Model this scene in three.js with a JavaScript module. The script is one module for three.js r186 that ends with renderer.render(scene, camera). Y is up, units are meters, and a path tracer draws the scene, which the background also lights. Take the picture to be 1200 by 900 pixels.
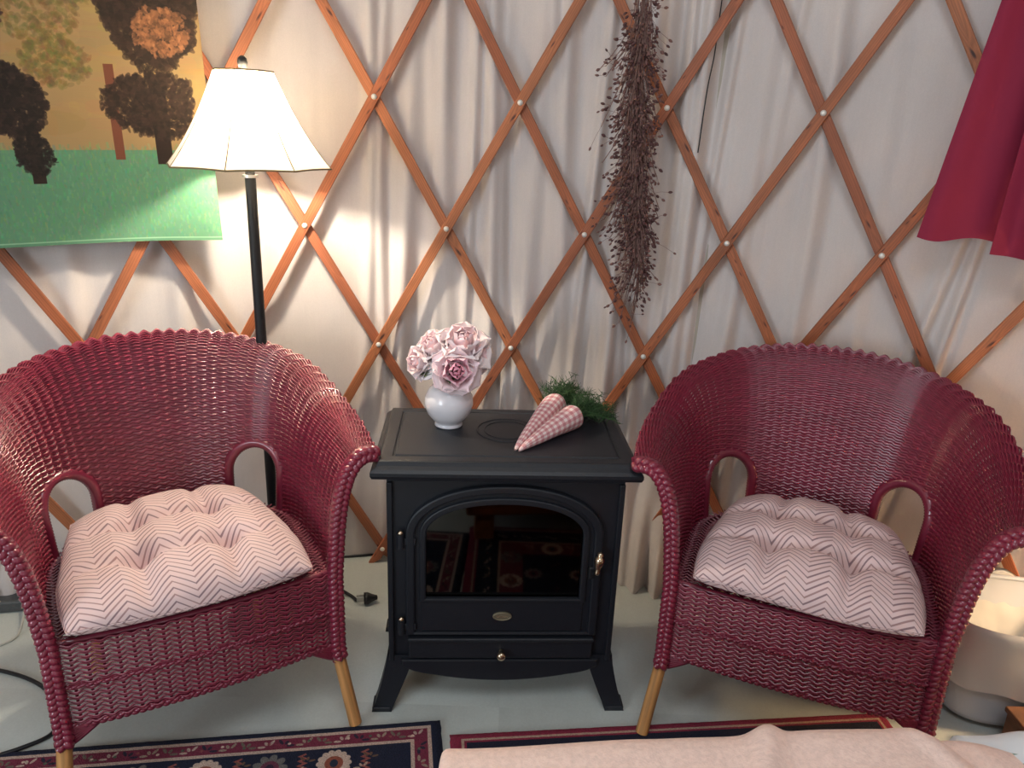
import * as THREE from 'three';
import { mergeGeometries } from 'three/addons/utils/BufferGeometryUtils.js';
import { RoundedBoxGeometry } from 'three/addons/geometries/RoundedBoxGeometry.js';
import { RectAreaLightUniformsLib } from 'three/addons/lights/RectAreaLightUniformsLib.js';

// ---------------------------------------------------------------- camera, sky, lights, exposure
const scene = new THREE.Scene();
const PITCH = 0.3239, ROLL = 0.0394, EYE = 1.235;
const camera = new THREE.PerspectiveCamera(53.13, 4 / 3, 0.05, 60);
camera.position.set(0, EYE, 0);
camera.rotation.order = 'YXZ';
camera.rotation.set(-PITCH, 0, ROLL);
scene.background = new THREE.Color(0.75, 0.85, 1.0);

const renderer = new THREE.WebGLRenderer({ antialias: true });
renderer.toneMapping = THREE.LinearToneMapping;
renderer.toneMappingExposure = 0.93;
renderer.shadowMap.enabled = true;
RectAreaLightUniformsLib.init();

// the round room: centre, radius of the lattice's inner face, radius of the cloth liner
const CX = -0.0586, CZ = 0.4459, RL = 2.44, RW = 2.482;
const onWall = (r, th, y) => new THREE.Vector3(CX + r * Math.sin(th), y, CZ - r * Math.cos(th));

function areaLight(colour, intensity, w, h, pos, target) {
  const l = new THREE.RectAreaLight(colour, intensity, w, h);
  l.position.copy(pos); l.lookAt(target); scene.add(l); return l;
}
// daylight: the clear dome over the roof ring, and two windows behind the camera
const SKYDAY = new THREE.Color(0.90, 0.95, 1.0), WINDAY = new THREE.Color(0.80, 0.91, 1.0);
const W1 = { a: -2.05, w: 0.52, y0: 0.75, y1: 1.95 };      // window on the left behind the camera
const W2 = { a: 2.55, w: 0.44, y0: 0.85, y1: 1.95 };      // window on the right behind the camera
areaLight(SKYDAY, 6.0, 1.15, 1.15, new THREE.Vector3(CX, 3.02, CZ), new THREE.Vector3(CX, 0, CZ + 0.001));
for (const [W, I] of [[W1, 11], [W2, 1.6]]) {
  const p = onWall(RW - 0.06, W.a, (W.y0 + W.y1) / 2);
  areaLight(WINDAY, I, RW * W.w * 0.92, (W.y1 - W.y0) * 0.92, p, new THREE.Vector3(CX, p.y, CZ));
}

// ---------------------------------------------------------------- helpers
function rng(seed) { let a = seed >>> 0; return () => { a = (a + 0x6D2B79F5) | 0; let t = Math.imul(a ^ (a >>> 15), 1 | a); t = (t + Math.imul(t ^ (t >>> 7), 61 | t)) ^ t; return ((t ^ (t >>> 14)) >>> 0) / 4294967296; }; }
const hash2 = (x, y) => { let h = Math.imul(x | 0, 374761393) + Math.imul(y | 0, 668265263); h = Math.imul(h ^ (h >>> 13), 1274126177); return ((h ^ (h >>> 16)) >>> 0) / 4294967296; };
function vnoise(x, y, px = 0, py = 0) {
  const xi = Math.floor(x), yi = Math.floor(y), fx = x - xi, fy = y - yi;
  const m = (v, p) => p ? ((v % p) + p) % p : v;
  const u = fx * fx * (3 - 2 * fx), v = fy * fy * (3 - 2 * fy);
  const a = hash2(m(xi, px), m(yi, py)), b = hash2(m(xi + 1, px), m(yi, py)), c = hash2(m(xi, px), m(yi + 1, py)), d = hash2(m(xi + 1, px), m(yi + 1, py));
  return a + (b - a) * u + (c - a) * v + (a - b - c + d) * u * v;
}
const fbm = (x, y, o = 4, px = 0, py = 0) => { let s = 0, a = 0.5, f = 1; for (let i = 0; i < o; i++) { s += a * vnoise(x * f + i * 17, y * f + i * 31, px * f, py * f); a *= 0.5; f *= 2; } return s / (1 - Math.pow(0.5, o)); };
const clamp = (v, a = 0, b = 1) => Math.min(b, Math.max(a, v));
const sstep = (a, b, v) => { const t = clamp((v - a) / (b - a)); return t * t * (3 - 2 * t); };
const lerp = (a, b, t) => a + (b - a) * t;
const gs = (d, w) => Math.exp(-(d * d) / (w * w));
const V = (x, y, z) => new THREE.Vector3(x, y, z);

function tex(w, h, fn, srgb = true) {
  const d = new Uint8Array(w * h * 4);
  for (let y = 0; y < h; y++) for (let x = 0; x < w; x++) { const c = fn(x, y); const k = (y * w + x) * 4; d[k] = clamp(c[0], 0, 255); d[k + 1] = clamp(c[1], 0, 255); d[k + 2] = clamp(c[2], 0, 255); d[k + 3] = 255; }
  const t = new THREE.DataTexture(d, w, h, THREE.RGBAFormat);
  t.magFilter = THREE.LinearFilter; t.minFilter = THREE.LinearMipmapLinearFilter; t.generateMipmaps = true;
  t.wrapS = t.wrapT = THREE.RepeatWrapping; if (srgb) t.colorSpace = THREE.SRGBColorSpace; t.needsUpdate = true; return t;
}
function canvasTex(w, h, draw) {
  const c = document.createElement('canvas'); c.width = w; c.height = h; draw(c.getContext('2d'), w, h);
  const t = new THREE.CanvasTexture(c); t.colorSpace = THREE.SRGBColorSpace; t.magFilter = THREE.LinearFilter; t.wrapS = t.wrapT = THREE.RepeatWrapping; return t;
}
const grey = (v) => [v, v, v];
const std = (o) => new THREE.MeshStandardMaterial(o);
const phy = (o) => new THREE.MeshPhysicalMaterial(o);

const taken = {};
function numbered(n) { const k = taken[n] || 0; taken[n] = k + 1; return k ? `${n}_${String(k).padStart(3, '0')}` : n; }
function mesh(name, geo, mat, parent) {
  if (Array.isArray(geo)) geo = merge(geo);
  const m = new THREE.Mesh(geo, mat); m.castShadow = m.receiveShadow = true;
  m.name = parent ? name : numbered(name); (parent || scene).add(m); return m;
}
function thing(name, label, category, pos = [0, 0, 0], turn = 0, group) {
  const o = new THREE.Group(); o.name = numbered(name); scene.add(o); o.position.set(...pos); o.rotation.y = turn;
  o.userData = { label, category }; if (group) o.userData.group = group; return o;
}
function tag(o, label, category, group) { Object.assign(o.userData, { label, category }); if (group) o.userData.group = group; return o; }
function struct(name, geo, mat, label) { const m = mesh(name, geo, mat); m.userData = { kind: 'structure', label, category: name.split('_')[0] }; return m; }
function merge(list) {
  const out = list.map((g) => { const n = g.index ? g.toNonIndexed() : g; for (const k of Object.keys(n.attributes)) if (!['position', 'normal', 'uv'].includes(k)) n.deleteAttribute(k); return n; });
  return mergeGeometries(out, false);
}
const tf = (g, x = 0, y = 0, z = 0, rx = 0, ry = 0, rz = 0) => { if (rx) g.rotateX(rx); if (ry) g.rotateY(ry); if (rz) g.rotateZ(rz); g.translate(x, y, z); return g; };
const rbox = (w, h, d, r = 0.004, x = 0, y = 0, z = 0, s = 2) => tf(new RoundedBoxGeometry(w, h, d, s, Math.min(r, w / 2.01, h / 2.01, d / 2.01)), x, y, z);
const cyl = (r0, r1, h, n = 24, x = 0, y = 0, z = 0) => tf(new THREE.CylinderGeometry(r0, r1, h, n), x, y, z);
const lathe = (pts, n = 40) => new THREE.LatheGeometry(pts.map(([a, b]) => new THREE.Vector2(a, b)), n);

function gridGeo(nu, nv, fn, closedU = false) {       // fn(u, v) -> [x, y, z, (uvx, uvy)]
  const pos = [], uv = [], idx = [];
  for (let j = 0; j <= nv; j++) for (let i = 0; i <= nu; i++) { const p = fn(i / nu, j / nv); pos.push(p[0], p[1], p[2]); uv.push(p[3] ?? i / nu, p[4] ?? j / nv); }
  for (let j = 0; j < nv; j++) for (let i = 0; i < nu; i++) { const a = j * (nu + 1) + i, b = a + 1, c = a + nu + 1, d = c + 1; idx.push(a, b, d, a, d, c); }
  const g = new THREE.BufferGeometry(); g.setAttribute('position', new THREE.Float32BufferAttribute(pos, 3)); g.setAttribute('uv', new THREE.Float32BufferAttribute(uv, 2)); g.setIndex(idx); g.computeVertexNormals();
  if (closedU) { const n = g.attributes.normal; for (let j = 0; j <= nv; j++) { const a = j * (nu + 1), b = a + nu; const v = V(n.getX(a) + n.getX(b), n.getY(a) + n.getY(b), n.getZ(a) + n.getZ(b)).normalize(); n.setXYZ(a, v.x, v.y, v.z); n.setXYZ(b, v.x, v.y, v.z); } }
  return g;
}
// a thick sheet from a surface fn(u, v) -> Vector3 (+uv), offset along its normal
function sheetGeo(nu, nv, fn, thick, uvf) {
  const P = [], N = [];
  for (let j = 0; j <= nv; j++) for (let i = 0; i <= nu; i++) P.push(fn(i / nu, j / nv));
  const at = (i, j) => P[clamp(j, 0, nv) * (nu + 1) + clamp(i, 0, nu)];
  for (let j = 0; j <= nv; j++) for (let i = 0; i <= nu; i++) { const a = at(i + 1, j).clone().sub(at(i - 1, j)), b = at(i, j + 1).clone().sub(at(i, j - 1)); N.push(a.cross(b).normalize()); }
  const face = (off) => gridGeo(nu, nv, (u, v) => { const k = Math.round(v * nv) * (nu + 1) + Math.round(u * nu); const p = P[k], n = N[k], t = uvf ? uvf(u, v) : [u, v]; return [p.x + n.x * off, p.y + n.y * off, p.z + n.z * off, t[0], t[1]]; });
  const front = face(thick / 2), back = face(-thick / 2);
  const bi = back.index.array; for (let k = 0; k < bi.length; k += 3) { const t = bi[k]; bi[k] = bi[k + 1]; bi[k + 1] = t; } back.computeVertexNormals();
  const edge = []; for (let i = 0; i <= nu; i++) edge.push([i, 0]); for (let j = 1; j <= nv; j++) edge.push([nu, j]); for (let i = nu - 1; i >= 0; i--) edge.push([i, nv]); for (let j = nv - 1; j >= 0; j--) edge.push([0, j]);
  const rim = gridGeo(edge.length - 1, 1, (u, v) => { const e = edge[Math.round(u * (edge.length - 1))]; const k = e[1] * (nu + 1) + e[0]; const p = P[k], n = N[k], o = (v - 0.5) * thick, t = uvf ? uvf(e[0] / nu, e[1] / nv) : [e[0] / nu, e[1] / nv]; return [p.x + n.x * o, p.y + n.y * o, p.z + n.z * o, t[0], t[1]]; });
  return merge([front, back, rim]);
}
// tube through points; radius number or fn(t); frames by parallel transport
function tube(pts, rad, n = 6, caps = true, squash = 1) {
  const m = pts.length, T = []; for (let i = 0; i < m; i++) T.push(pts[Math.min(i + 1, m - 1)].clone().sub(pts[Math.max(i - 1, 0)]).normalize());
  let N = Math.abs(T[0].y) < 0.9 ? V(0, 1, 0) : V(1, 0, 0); N.sub(T[0].clone().multiplyScalar(N.dot(T[0]))).normalize();
  const pos = [], nor = [], uv = [], idx = []; let len = 0;
  for (let i = 0; i < m; i++) {
    if (i) { N.sub(T[i].clone().multiplyScalar(N.dot(T[i]))).normalize(); len += pts[i].distanceTo(pts[i - 1]); }
    const B = T[i].clone().cross(N), r = typeof rad === 'function' ? rad(i / (m - 1)) : rad;
    for (let k = 0; k <= n; k++) { const a = k / n * Math.PI * 2, c = Math.cos(a), s = Math.sin(a); const dx = N.x * c + B.x * s * squash, dy = N.y * c + B.y * s * squash, dz = N.z * c + B.z * s * squash; pos.push(pts[i].x + dx * r, pts[i].y + dy * r, pts[i].z + dz * r); nor.push(dx, dy, dz); uv.push(k / n, len); }
  }
  for (let i = 0; i < m - 1; i++) for (let k = 0; k < n; k++) { const a = i * (n + 1) + k, b = a + n + 1; idx.push(a, a + 1, b + 1, a, b + 1, b); }
  if (caps) for (const [i, s] of [[0, -1], [m - 1, 1]]) {
    const b = pos.length / 3; pos.push(pts[i].x, pts[i].y, pts[i].z); nor.push(T[i].x * s, T[i].y * s, T[i].z * s); uv.push(0.5, len);
    for (let k = 0; k <= n; k++) { const q = (i * (n + 1) + k) * 3; pos.push(pos[q], pos[q + 1], pos[q + 2]); nor.push(T[i].x * s, T[i].y * s, T[i].z * s); uv.push(0, 0); }
    for (let k = 0; k < n; k++) s > 0 ? idx.push(b, b + 1 + k, b + 2 + k) : idx.push(b, b + 2 + k, b + 1 + k);
  }
  const g = new THREE.BufferGeometry(); g.setAttribute('position', new THREE.Float32BufferAttribute(pos, 3)); g.setAttribute('normal', new THREE.Float32BufferAttribute(nor, 3)); g.setAttribute('uv', new THREE.Float32BufferAttribute(uv, 2)); g.setIndex(idx); return g;
}
const curve = (pts, n) => new THREE.CatmullRomCurve3(pts.map((p) => p.isVector3 ? p : V(...p)), false, 'centripetal').getPoints(n);
function extr(shape, depth, bevel = 0.003, seg = 12) { return new THREE.ExtrudeGeometry(shape, { depth, bevelEnabled: bevel > 0, bevelThickness: bevel, bevelSize: bevel, bevelOffset: -bevel, bevelSegments: 2, curveSegments: seg }); }

// ---------------------------------------------------------------- materials
const weaveBump = tex(128, 128, (x, y) => grey(128 + 60 * Math.sin(x / 128 * Math.PI * 64) * (((y >> 1) & 1) ? 1 : -1) + 40 * (hash2(x, y) - 0.5)), false); weaveBump.repeat.set(8, 8);
const linerTex = tex(512, 512, (x, y) => { const n = fbm(x / 128, y / 128, 4, 4, 4), f = hash2(x, y); const th = vnoise(x / 2, y / 40, 256, 12.8 | 0); const k = 1 + (n - 0.5) * 0.07 + (f - 0.5) * 0.03 + (th - 0.5) * 0.010; return [215 * k, 206 * k, 202 * k]; });
const M = {};
M.liner = std({ map: linerTex, roughness: 0.95, bumpMap: weaveBump, bumpScale: 0.0004, side: THREE.DoubleSide });
M.roof = std({ color: 0xe9e4da, roughness: 0.95 });
const floorTex = tex(512, 512, (x, y) => { const n = fbm(x / 90, y / 90, 5), f = hash2(x, y), sc = fbm(x / 14, y / 160, 3); const k = 1 + (n - 0.5) * 0.12 + (f - 0.5) * 0.035 + (sc - 0.5) * 0.04; return [203 * k, 210 * k, 205 * k]; });
M.floor = std({ map: floorTex, roughness: 0.42, bumpMap: floorTex, bumpScale: 0.0006 });
function woodTex(r, g, b, seed, knots = 5) {
  const R = rng(seed), K = []; for (let i = 0; i < knots; i++) K.push([8 + R() * 48, R() * 1024, 3 + R() * 5]);
  return tex(64, 1024, (x, y) => {
    let w = 0, dk = 0; for (const [kx, ky, kr] of K) { const dx = x - kx, dy = y - ky; const d = Math.hypot(dx, dy / 1.6); w += kr * 2.2 * Math.exp(-d * d / (kr * kr * 14)) * Math.sign(dx || 1); dk += clamp(1.15 - d / kr); }
    const gr = Math.sin((x + w) * 0.55 + fbm(x / 30, y / 220 + seed, 3) * 9) * 0.5 + 0.5, f = fbm(x / 2.2, y / 60, 3), bl = fbm(x / 60, y / 150 + seed * 3, 3);
    const k = (0.90 + 0.13 * gr) * (0.90 + 0.2 * f) * (0.86 + 0.28 * bl) * (1 - 0.6 * clamp(dk)); return [r * k, g * k * (1 - 0.12 * clamp(dk)), b * k];
  });
}
M.slats = [[172, 104, 70, 3], [163, 95, 62, 9], [180, 112, 74, 14], [166, 98, 68, 22]].map(([r, g, b, s]) => { const t = woodTex(r, g, b, s, 6); return std({ map: t, roughness: 0.48, bumpMap: t, bumpScale: 0.0006 }); });
M.bolt = std({ color: 0xe8e4dc, roughness: 0.35, metalness: 0.3 });
M.wicker = phy({ color: 0x7d1f3a, roughness: 0.42, clearcoat: 1, clearcoatRoughness: 0.16 });
M.wickerWorn = phy({ map: tex(256, 256, (x, y) => { const n = fbm(x / 20, y / 20, 4, 12, 12), f = fbm(x / 3, y / 3, 2, 85, 85); const k = 0.88 + 0.25 * n; const w = sstep(0.66, 0.8, f) * 0.25; return [lerp(132 * k, 185, w), lerp(31 * k, 118, w), lerp(59 * k, 126, w)]; }), roughness: 0.42, clearcoat: 1, clearcoatRoughness: 0.14 });
const legTex = woodTex(205, 150, 92, 51, 2); M.leg = std({ map: legTex, roughness: 0.5 });
M.black = std({ color: 0x14161a, roughness: 0.5 });
M.stove = std({ color: 0x171b23, roughness: 0.46, bumpMap: tex(256, 256, (x, y) => grey(255 * fbm(x / 3, y / 3, 3, 85, 85)), false), bumpScale: 0.00025 });
M.stoveDark = std({ color: 0x0c0c0e, roughness: 0.7 });
M.brass = std({ color: 0xdcc9ae, metalness: 1, roughness: 0.22 });
M.badge = std({ color: 0x9a937c, metalness: 0.7, roughness: 0.42 });
M.glass = phy({ color: 0xffffff, transmission: 1, thickness: 0, roughness: 0.03, ior: 1.5 });
M.smoked = phy({ color: 0x6b6058, transmission: 1, thickness: 0, roughness: 0.04, ior: 1.55 });

// ================================================================ THE ROOM
{
  const g = new THREE.CylinderGeometry(RW + 0.25, RW + 0.25, 0.08, 96); g.translate(CX, -0.04, CZ);
  const p = g.attributes.position, uv = g.attributes.uv; for (let i = 0; i < p.count; i++) uv.setXY(i, p.getX(i) / 1.4, p.getZ(i) / 1.4);
  struct('floor', g, M.floor, 'pale grey green painted floor of the round room');
}
// folds of the liner: [x on the wall (m along the arc), half width, depth towards the room, slant]
const FOLDS = [[-1.25, .03, .012, .02], [-1.02, .025, .014, -.02], [-.80, .03, .012, 0], [-.60, .03, .010, .03], [-.34, .016, .012, .05], [-.29, .012, .012, .03], [-.235, .022, .020, .02], [-.165, .012, .014, .01], [-.12, .02, .020, -.02], [-.07, .010, .010, 0], [-.02, .018, .018, .01], [.03, .012, .014, -.01], [.085, .022, .022, .01], [.13, .010, .010, 0], [.18, .02, .016, -.02], [.235, .012, .014, .02], [.30, .018, .026, .01], [.345, .010, .022, 0], [.39, .018, .032, -.01], [.43, .012, .024, .02], [.475, .022, .028, .03], [.53, .010, .012, .02], [.60, .02, .020, .05], [.66, .012, .012, .04], [.76, .02, .012, .02], [.90, .018, .010, -.02], [1.05, .012, .013, .16], [1.10, .010, .013, .14], [1.20, .03, .010, .08], [1.40, .03, .013, 0], [1.6, .03, .012, 0], [1.85, .04, .012, 0], [2.1, .03, .012, .0], [-1.5, .03, .012, 0], [-1.8, .03, .012, 0], [-2.1, .04, .012, 0]];
function linerR(a, y) {           // a: arc metres from straight ahead
  let d = 0; for (const [fa, w, dep, sl] of FOLDS) { const c = fa + sl * (y - 0.8) + 0.012 * Math.sin(y * 3.1 + fa * 40); const x = a - c; if (Math.abs(x) < w * 5) d += 1.7 * dep * (0.72 + 0.45 * Math.sin(y * 2.3 + fa * 23)) * (0.75 * gs(x, w) - 0.35 * gs(x - w * 1.9, w * 1.1)); }
  d += 0.012 * (fbm(a * 2.2 + 40, y * 1.1 + 7, 3) - 0.5) + 0.004 * (fbm(a * 22 + 11, y * 2.5, 2) - 0.5);
  const low = sstep(0.34, 0, y);            // cloth spilling on the floor right of the stove
  d += low * 0.13 * gs(a - 0.47, 0.09) * (1 + 0.35 * Math.sin(a * 90)) + low * 0.010 * Math.sin(a * 55 + 3 * Math.sin(a * 13)) * (1 + Math.sin(a * 7));
  return RW + 0.006 - d;
}
{
  const A = 1.32, g = sheetGeo(1100, 64, (u, v) => { const th = lerp(-A, A, u), y = v < 0.25 ? v / 0.25 * 0.36 : lerp(0.36, 2.12, (v - 0.25) / 0.75); return onWall(linerR(th * RL, y), th, y + 0.001); }, 0.0024, (u, v) => [u * 2 * A * RW / 0.7, v * 2.1 / 0.7]);
  struct('wall_back', g, M.liner, 'cream cloth liner wall hanging in vertical pleats behind the wooden lattice');
}
{ // the rest of the round wall, with two window openings
  const wallArc = (a0, a1, y0, y1) => { const n = Math.max(2, Math.ceil((a1 - a0) / 0.05)); const t = 0.05; const f = (u, v) => onWall(RW + 0.02 + (v > 1.5 && v < 3.5 ? t : 0), lerp(a0, a1, u), (v < 0.5 || v > 3.5) ? y0 : v < 1.5 ? y1 : v < 2.5 ? y1 : y0);
    const loops = gridGeo(n, 4, (u, v) => { const p = f(u, v * 4); return [p.x, p.y, p.z, u * (a1 - a0) * RW / 0.7, p.y / 0.7]; }); const caps = [a0, a1].map((a) => gridGeo(1, 1, (u, v) => { const p = onWall(RW + 0.02 + t * u, a, lerp(y0, y1, v)); return [p.x, p.y, p.z]; })); return [loops, ...caps].map((q) => q.toNonIndexed()); };
  const list = [], top = 2.14, e0 = -Math.PI * 2 + 1.30, e1 = -1.30;
  // going round from e0 (= 1.30) to e1 (= -1.30): W2 sits at a - 2pi
  const cuts = [[W2.a - Math.PI * 2 - W2.w / 2, W2.a - Math.PI * 2 + W2.w / 2, W2], [W1.a - W1.w / 2, W1.a + W1.w / 2, W1]];
  let c = e0; for (const [x0, x1, W] of cuts) { list.push(...wallArc(c, x0, 0, top), ...wallArc(x0, x1, 0, W.y0), ...wallArc(x0, x1, W.y1, top)); c = x1; } list.push(...wallArc(c, e1, 0, top));
  list.push(...wallArc(-1.36, 1.36, 0, top));
  struct('wall_front', list, std({ color: 0xb4aa9c, roughness: 0.95, side: THREE.DoubleSide }), 'cream canvas wall of the round room with two windows');
  for (const [i, W] of [[1, W1], [2, W2]]) {
    const bars = []; const P = (s, y) => onWall(RW + 0.03, W.a + s * W.w / 2, y);
    for (const [a, b] of [[[-1, W.y0], [1, W.y0]], [[-1, W.y1], [1, W.y1]], [[-1, W.y0], [-1, W.y1]], [[1, W.y0], [1, W.y1]], [[0, W.y0], [0, W.y1]]]) bars.push(tube([P(...a), P(...b)], 0.025, 4));
    const f = struct(`window_${i}`, bars, M.slats[0], 'wooden window frame behind the camera');
    mesh('pane', gridGeo(1, 1, (u, v) => { const p = P(u * 2 - 1, lerp(W.y0, W.y1, v)); return [p.x, p.y, p.z]; }), M.glass, f);
  }
  const ring = 0.72; const cone = (ri, ro, yi, yo) => gridGeo(72, 1, (u, v) => { const a = u * Math.PI * 2, r = lerp(ro, ri, v); return [CX + r * Math.sin(a), lerp(yo, yi, v), CZ - r * Math.cos(a)]; });
  const inn = cone(ring, RW + 0.07, 3.08, 2.12), out = cone(ring, RW + 0.07, 3.14, 2.18), lip = gridGeo(72, 1, (u, v) => { const a = u * Math.PI * 2; return [CX + ring * Math.sin(a), 3.08 + v * 0.06, CZ - ring * Math.cos(a)]; }), eave = gridGeo(72, 1, (u, v) => { const a = u * Math.PI * 2; return [CX + (RW + .07) * Math.sin(a), 2.12 + v * 0.06, CZ - (RW + .07) * Math.cos(a)]; });
  const ce = struct('ceiling', [inn, out, lip, eave], std({ color: 0xc8bfb1, roughness: 0.95, side: THREE.DoubleSide }), 'cream cone shaped canvas ceiling with round skylight');
  for (let k = 0; k < 24; k++) { const a = (k + 0.5) / 24 * Math.PI * 2; mesh('rafter', tube([onWall(RW - 0.02, a, 2.10), onWall(ring, a, 3.05)], 0.028, 4), M.slats[k % 4], ce); }
  const sk = struct('window_3', [lathe([[ring, 3.14], [ring * 0.92, 3.26], [ring * 0.6, 3.38], [0.001, 3.42]], 48)], M.glass, 'clear dome skylight over the roof ring');
  sk.position.set(CX, 0, CZ);
}
// ---------------------------------------------------------------- lattice wall
const TH0 = -0.1241, DTH = 0.0726, Y0 = 1.2896, DV = 0.3109;
{
  const L = thing('lattice_wall', 'crossed orange brown wooden lattice slats with pale bolts standing against the cream cloth', 'lattice', [CX, 0, CZ]);
  const jTop = -2.65, jBot = 4.12, HW = 0.0248, HT = 0.0055;
  function slat(a, dir, rr, k) {      // theta = TH0 + (a + dir*... ) ; '/' : i = a - j ; '\\' : i = a + j
    const n = 26, pos = [], R = rng(k * 7 + (dir > 0 ? 1 : 501)); const lo = jBot + R() * 0.05, wob = R() * 6;
    const g = new RoundedBoxGeometry(2 * HW, 1, 2 * HT, 1, 0.0022); const box = new THREE.BoxGeometry(1, 1, 1, 1, 1, 1);
    // swept rectangle with chamfered corners
    const prof = [[-1, -.6], [-.88, -1], [.88, -1], [1, -.6], [1, .6], [.88, 1], [-.88, 1], [-1, .6]];
    const nn = prof.length, P = [], UV = [], I = [];
    const L2 = Math.hypot(DTH * RL, DV), tx = dir * DTH * RL / L2, ty = DV / L2;     // climbing direction per unit
    for (let s = 0; s <= n; s++) {
      const j = lerp(lo, jTop, s / n), i = a - dir * j, th = TH0 + i * DTH, y = Y0 - j * DV, bow = 0.0012 * Math.sin(s * 0.7 + wob);
      for (let q = 0; q <= nn; q++) { const [px, pz] = prof[q % nn]; const w = px * HW; const du = -ty * w, dy = tx * w; const t2 = th - du / RL, r = rr + pz * HT + bow; P.push(r * Math.sin(t2), y + dy, -r * Math.cos(t2)); UV.push(px * 0.46 + 0.5, (lo - j) * L2 / 1.1 + k * 0.37); }
    }
    for (let s = 0; s < n; s++) for (let q = 0; q < nn; q++) { const A = s * (nn + 1) + q, B = A + nn + 1; I.push(A, B + 1, A + 1, A, B, B + 1); }
    const e0 = 0, e1 = n * (nn + 1); for (let q = 1; q < nn - 1; q++) { I.push(e0, e0 + q, e0 + q + 1); I.push(e1, e1 + q + 1, e1 + q); }
    const gg = new THREE.BufferGeometry(); gg.setAttribute('position', new THREE.Float32BufferAttribute(P, 3)); gg.setAttribute('uv', new THREE.Float32BufferAttribute(UV, 2)); gg.setIndex(I); const ng = gg.toNonIndexed(); ng.computeVertexNormals(); return ng;
  }
  let k = 0;
  for (let a = -16; a <= 22; a += 2) mesh('slat', slat(a, 1, RL + HT, ++k), M.slats[k % 4], L);
  for (let a = -20; a <= 18; a += 2) mesh('slat', slat(a, -1, RL + 3 * HT + 0.001, ++k), M.slats[(k * 3 + 1) % 4], L);
  const bolt = lathe([[0.0001, 0.0042], [0.003, 0.0040], [0.0055, 0.0028], [0.0068, 0.0012], [0.007, 0]], 14); bolt.rotateX(Math.PI / 2);
  for (let j = -2; j <= 4; j++) for (let i = -14; i <= 18; i++) if (((i + j) & 1) === 0) { const th = TH0 + i * DTH; const b = mesh('bolt', bolt, M.bolt, L); b.position.set((RL - 0.0006) * Math.sin(th), Y0 - j * DV, -(RL - 0.0006) * Math.cos(th)); b.rotation.y = -th; }
}
// ================================================================ WICKER CHAIRS
const SEAT = 0.35, BASEY = 0.185;
const CR = (pts) => { const c = new THREE.CatmullRomCurve3(pts.map(([x, z, y = 0]) => V(x, y, z)), false, 'centripetal'); return (q) => c.getPoint(clamp(q)); };
const baseC = CR([[-.25, .22], [-.256, .09], [-.25, -.035], [-.225, -.112], [-.165, -.165], [-.085, -.188], [0, -.193], [.085, -.188], [.165, -.165], [.225, -.112], [.25, -.035], [.256, .09], [.25, .22]]);
const rimC = CR([[-.350, .205, .592], [-.365, .10, .606], [-.362, -.015, .632], [-.325, -.13, .686], [-.24, -.213, .723], [-.125, -.25, .748], [0, -.26, .755], [.125, -.25, .748], [.24, -.213, .723], [.325, -.13, .686], [.362, -.015, .632], [.365, .10, .606], [.350, .205, .592]]);
const bez = (a, b, c, d, t) => { const u = 1 - t; return u * u * u * a + 3 * u * u * t * b + 3 * u * t * t * c + t * t * t * d; };
function shell(q, w) {              // q 0..1 left front post -> back -> right front post; w<0 below the seat, 0..1 seat -> rim
  const b = baseC(q);
  if (w <= 0) { const f = 1 - 0.03 * w * 0; return V(b.x * f, SEAT + w * (SEAT - BASEY), b.z); }
  const r = rimC(q), t = w * 0.93 + 0.07 * w * w; const e = bez(0, 0.10, 0.16, 1, t), h = bez(0, 0.50, 1.13, 1.0, t);
  return V(lerp(b.x, r.x, e), lerp(SEAT, r.y, h), lerp(b.z, r.z, e));
}
function shellN(q, w) { const e = 0.004, a = shell(Math.min(1, q + e), w).sub(shell(Math.max(0, q - e), w)), b = shell(q, w + e).sub(shell(q, w - e)); return a.cross(b).normalize(); }
const HOLE = { q: 0.300, w: 0.067 }; const holeTop = 0.505;
function inHole(q, y) { const d = Math.abs(Math.min(Math.abs(q - HOLE.q), Math.abs(q - 1 + HOLE.q))) / HOLE.w; if (d >= 1 || y < SEAT - 0.01) return false; return y < 0.435 + (holeTop - 0.435) * Math.sqrt(1 - d * d); }
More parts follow.
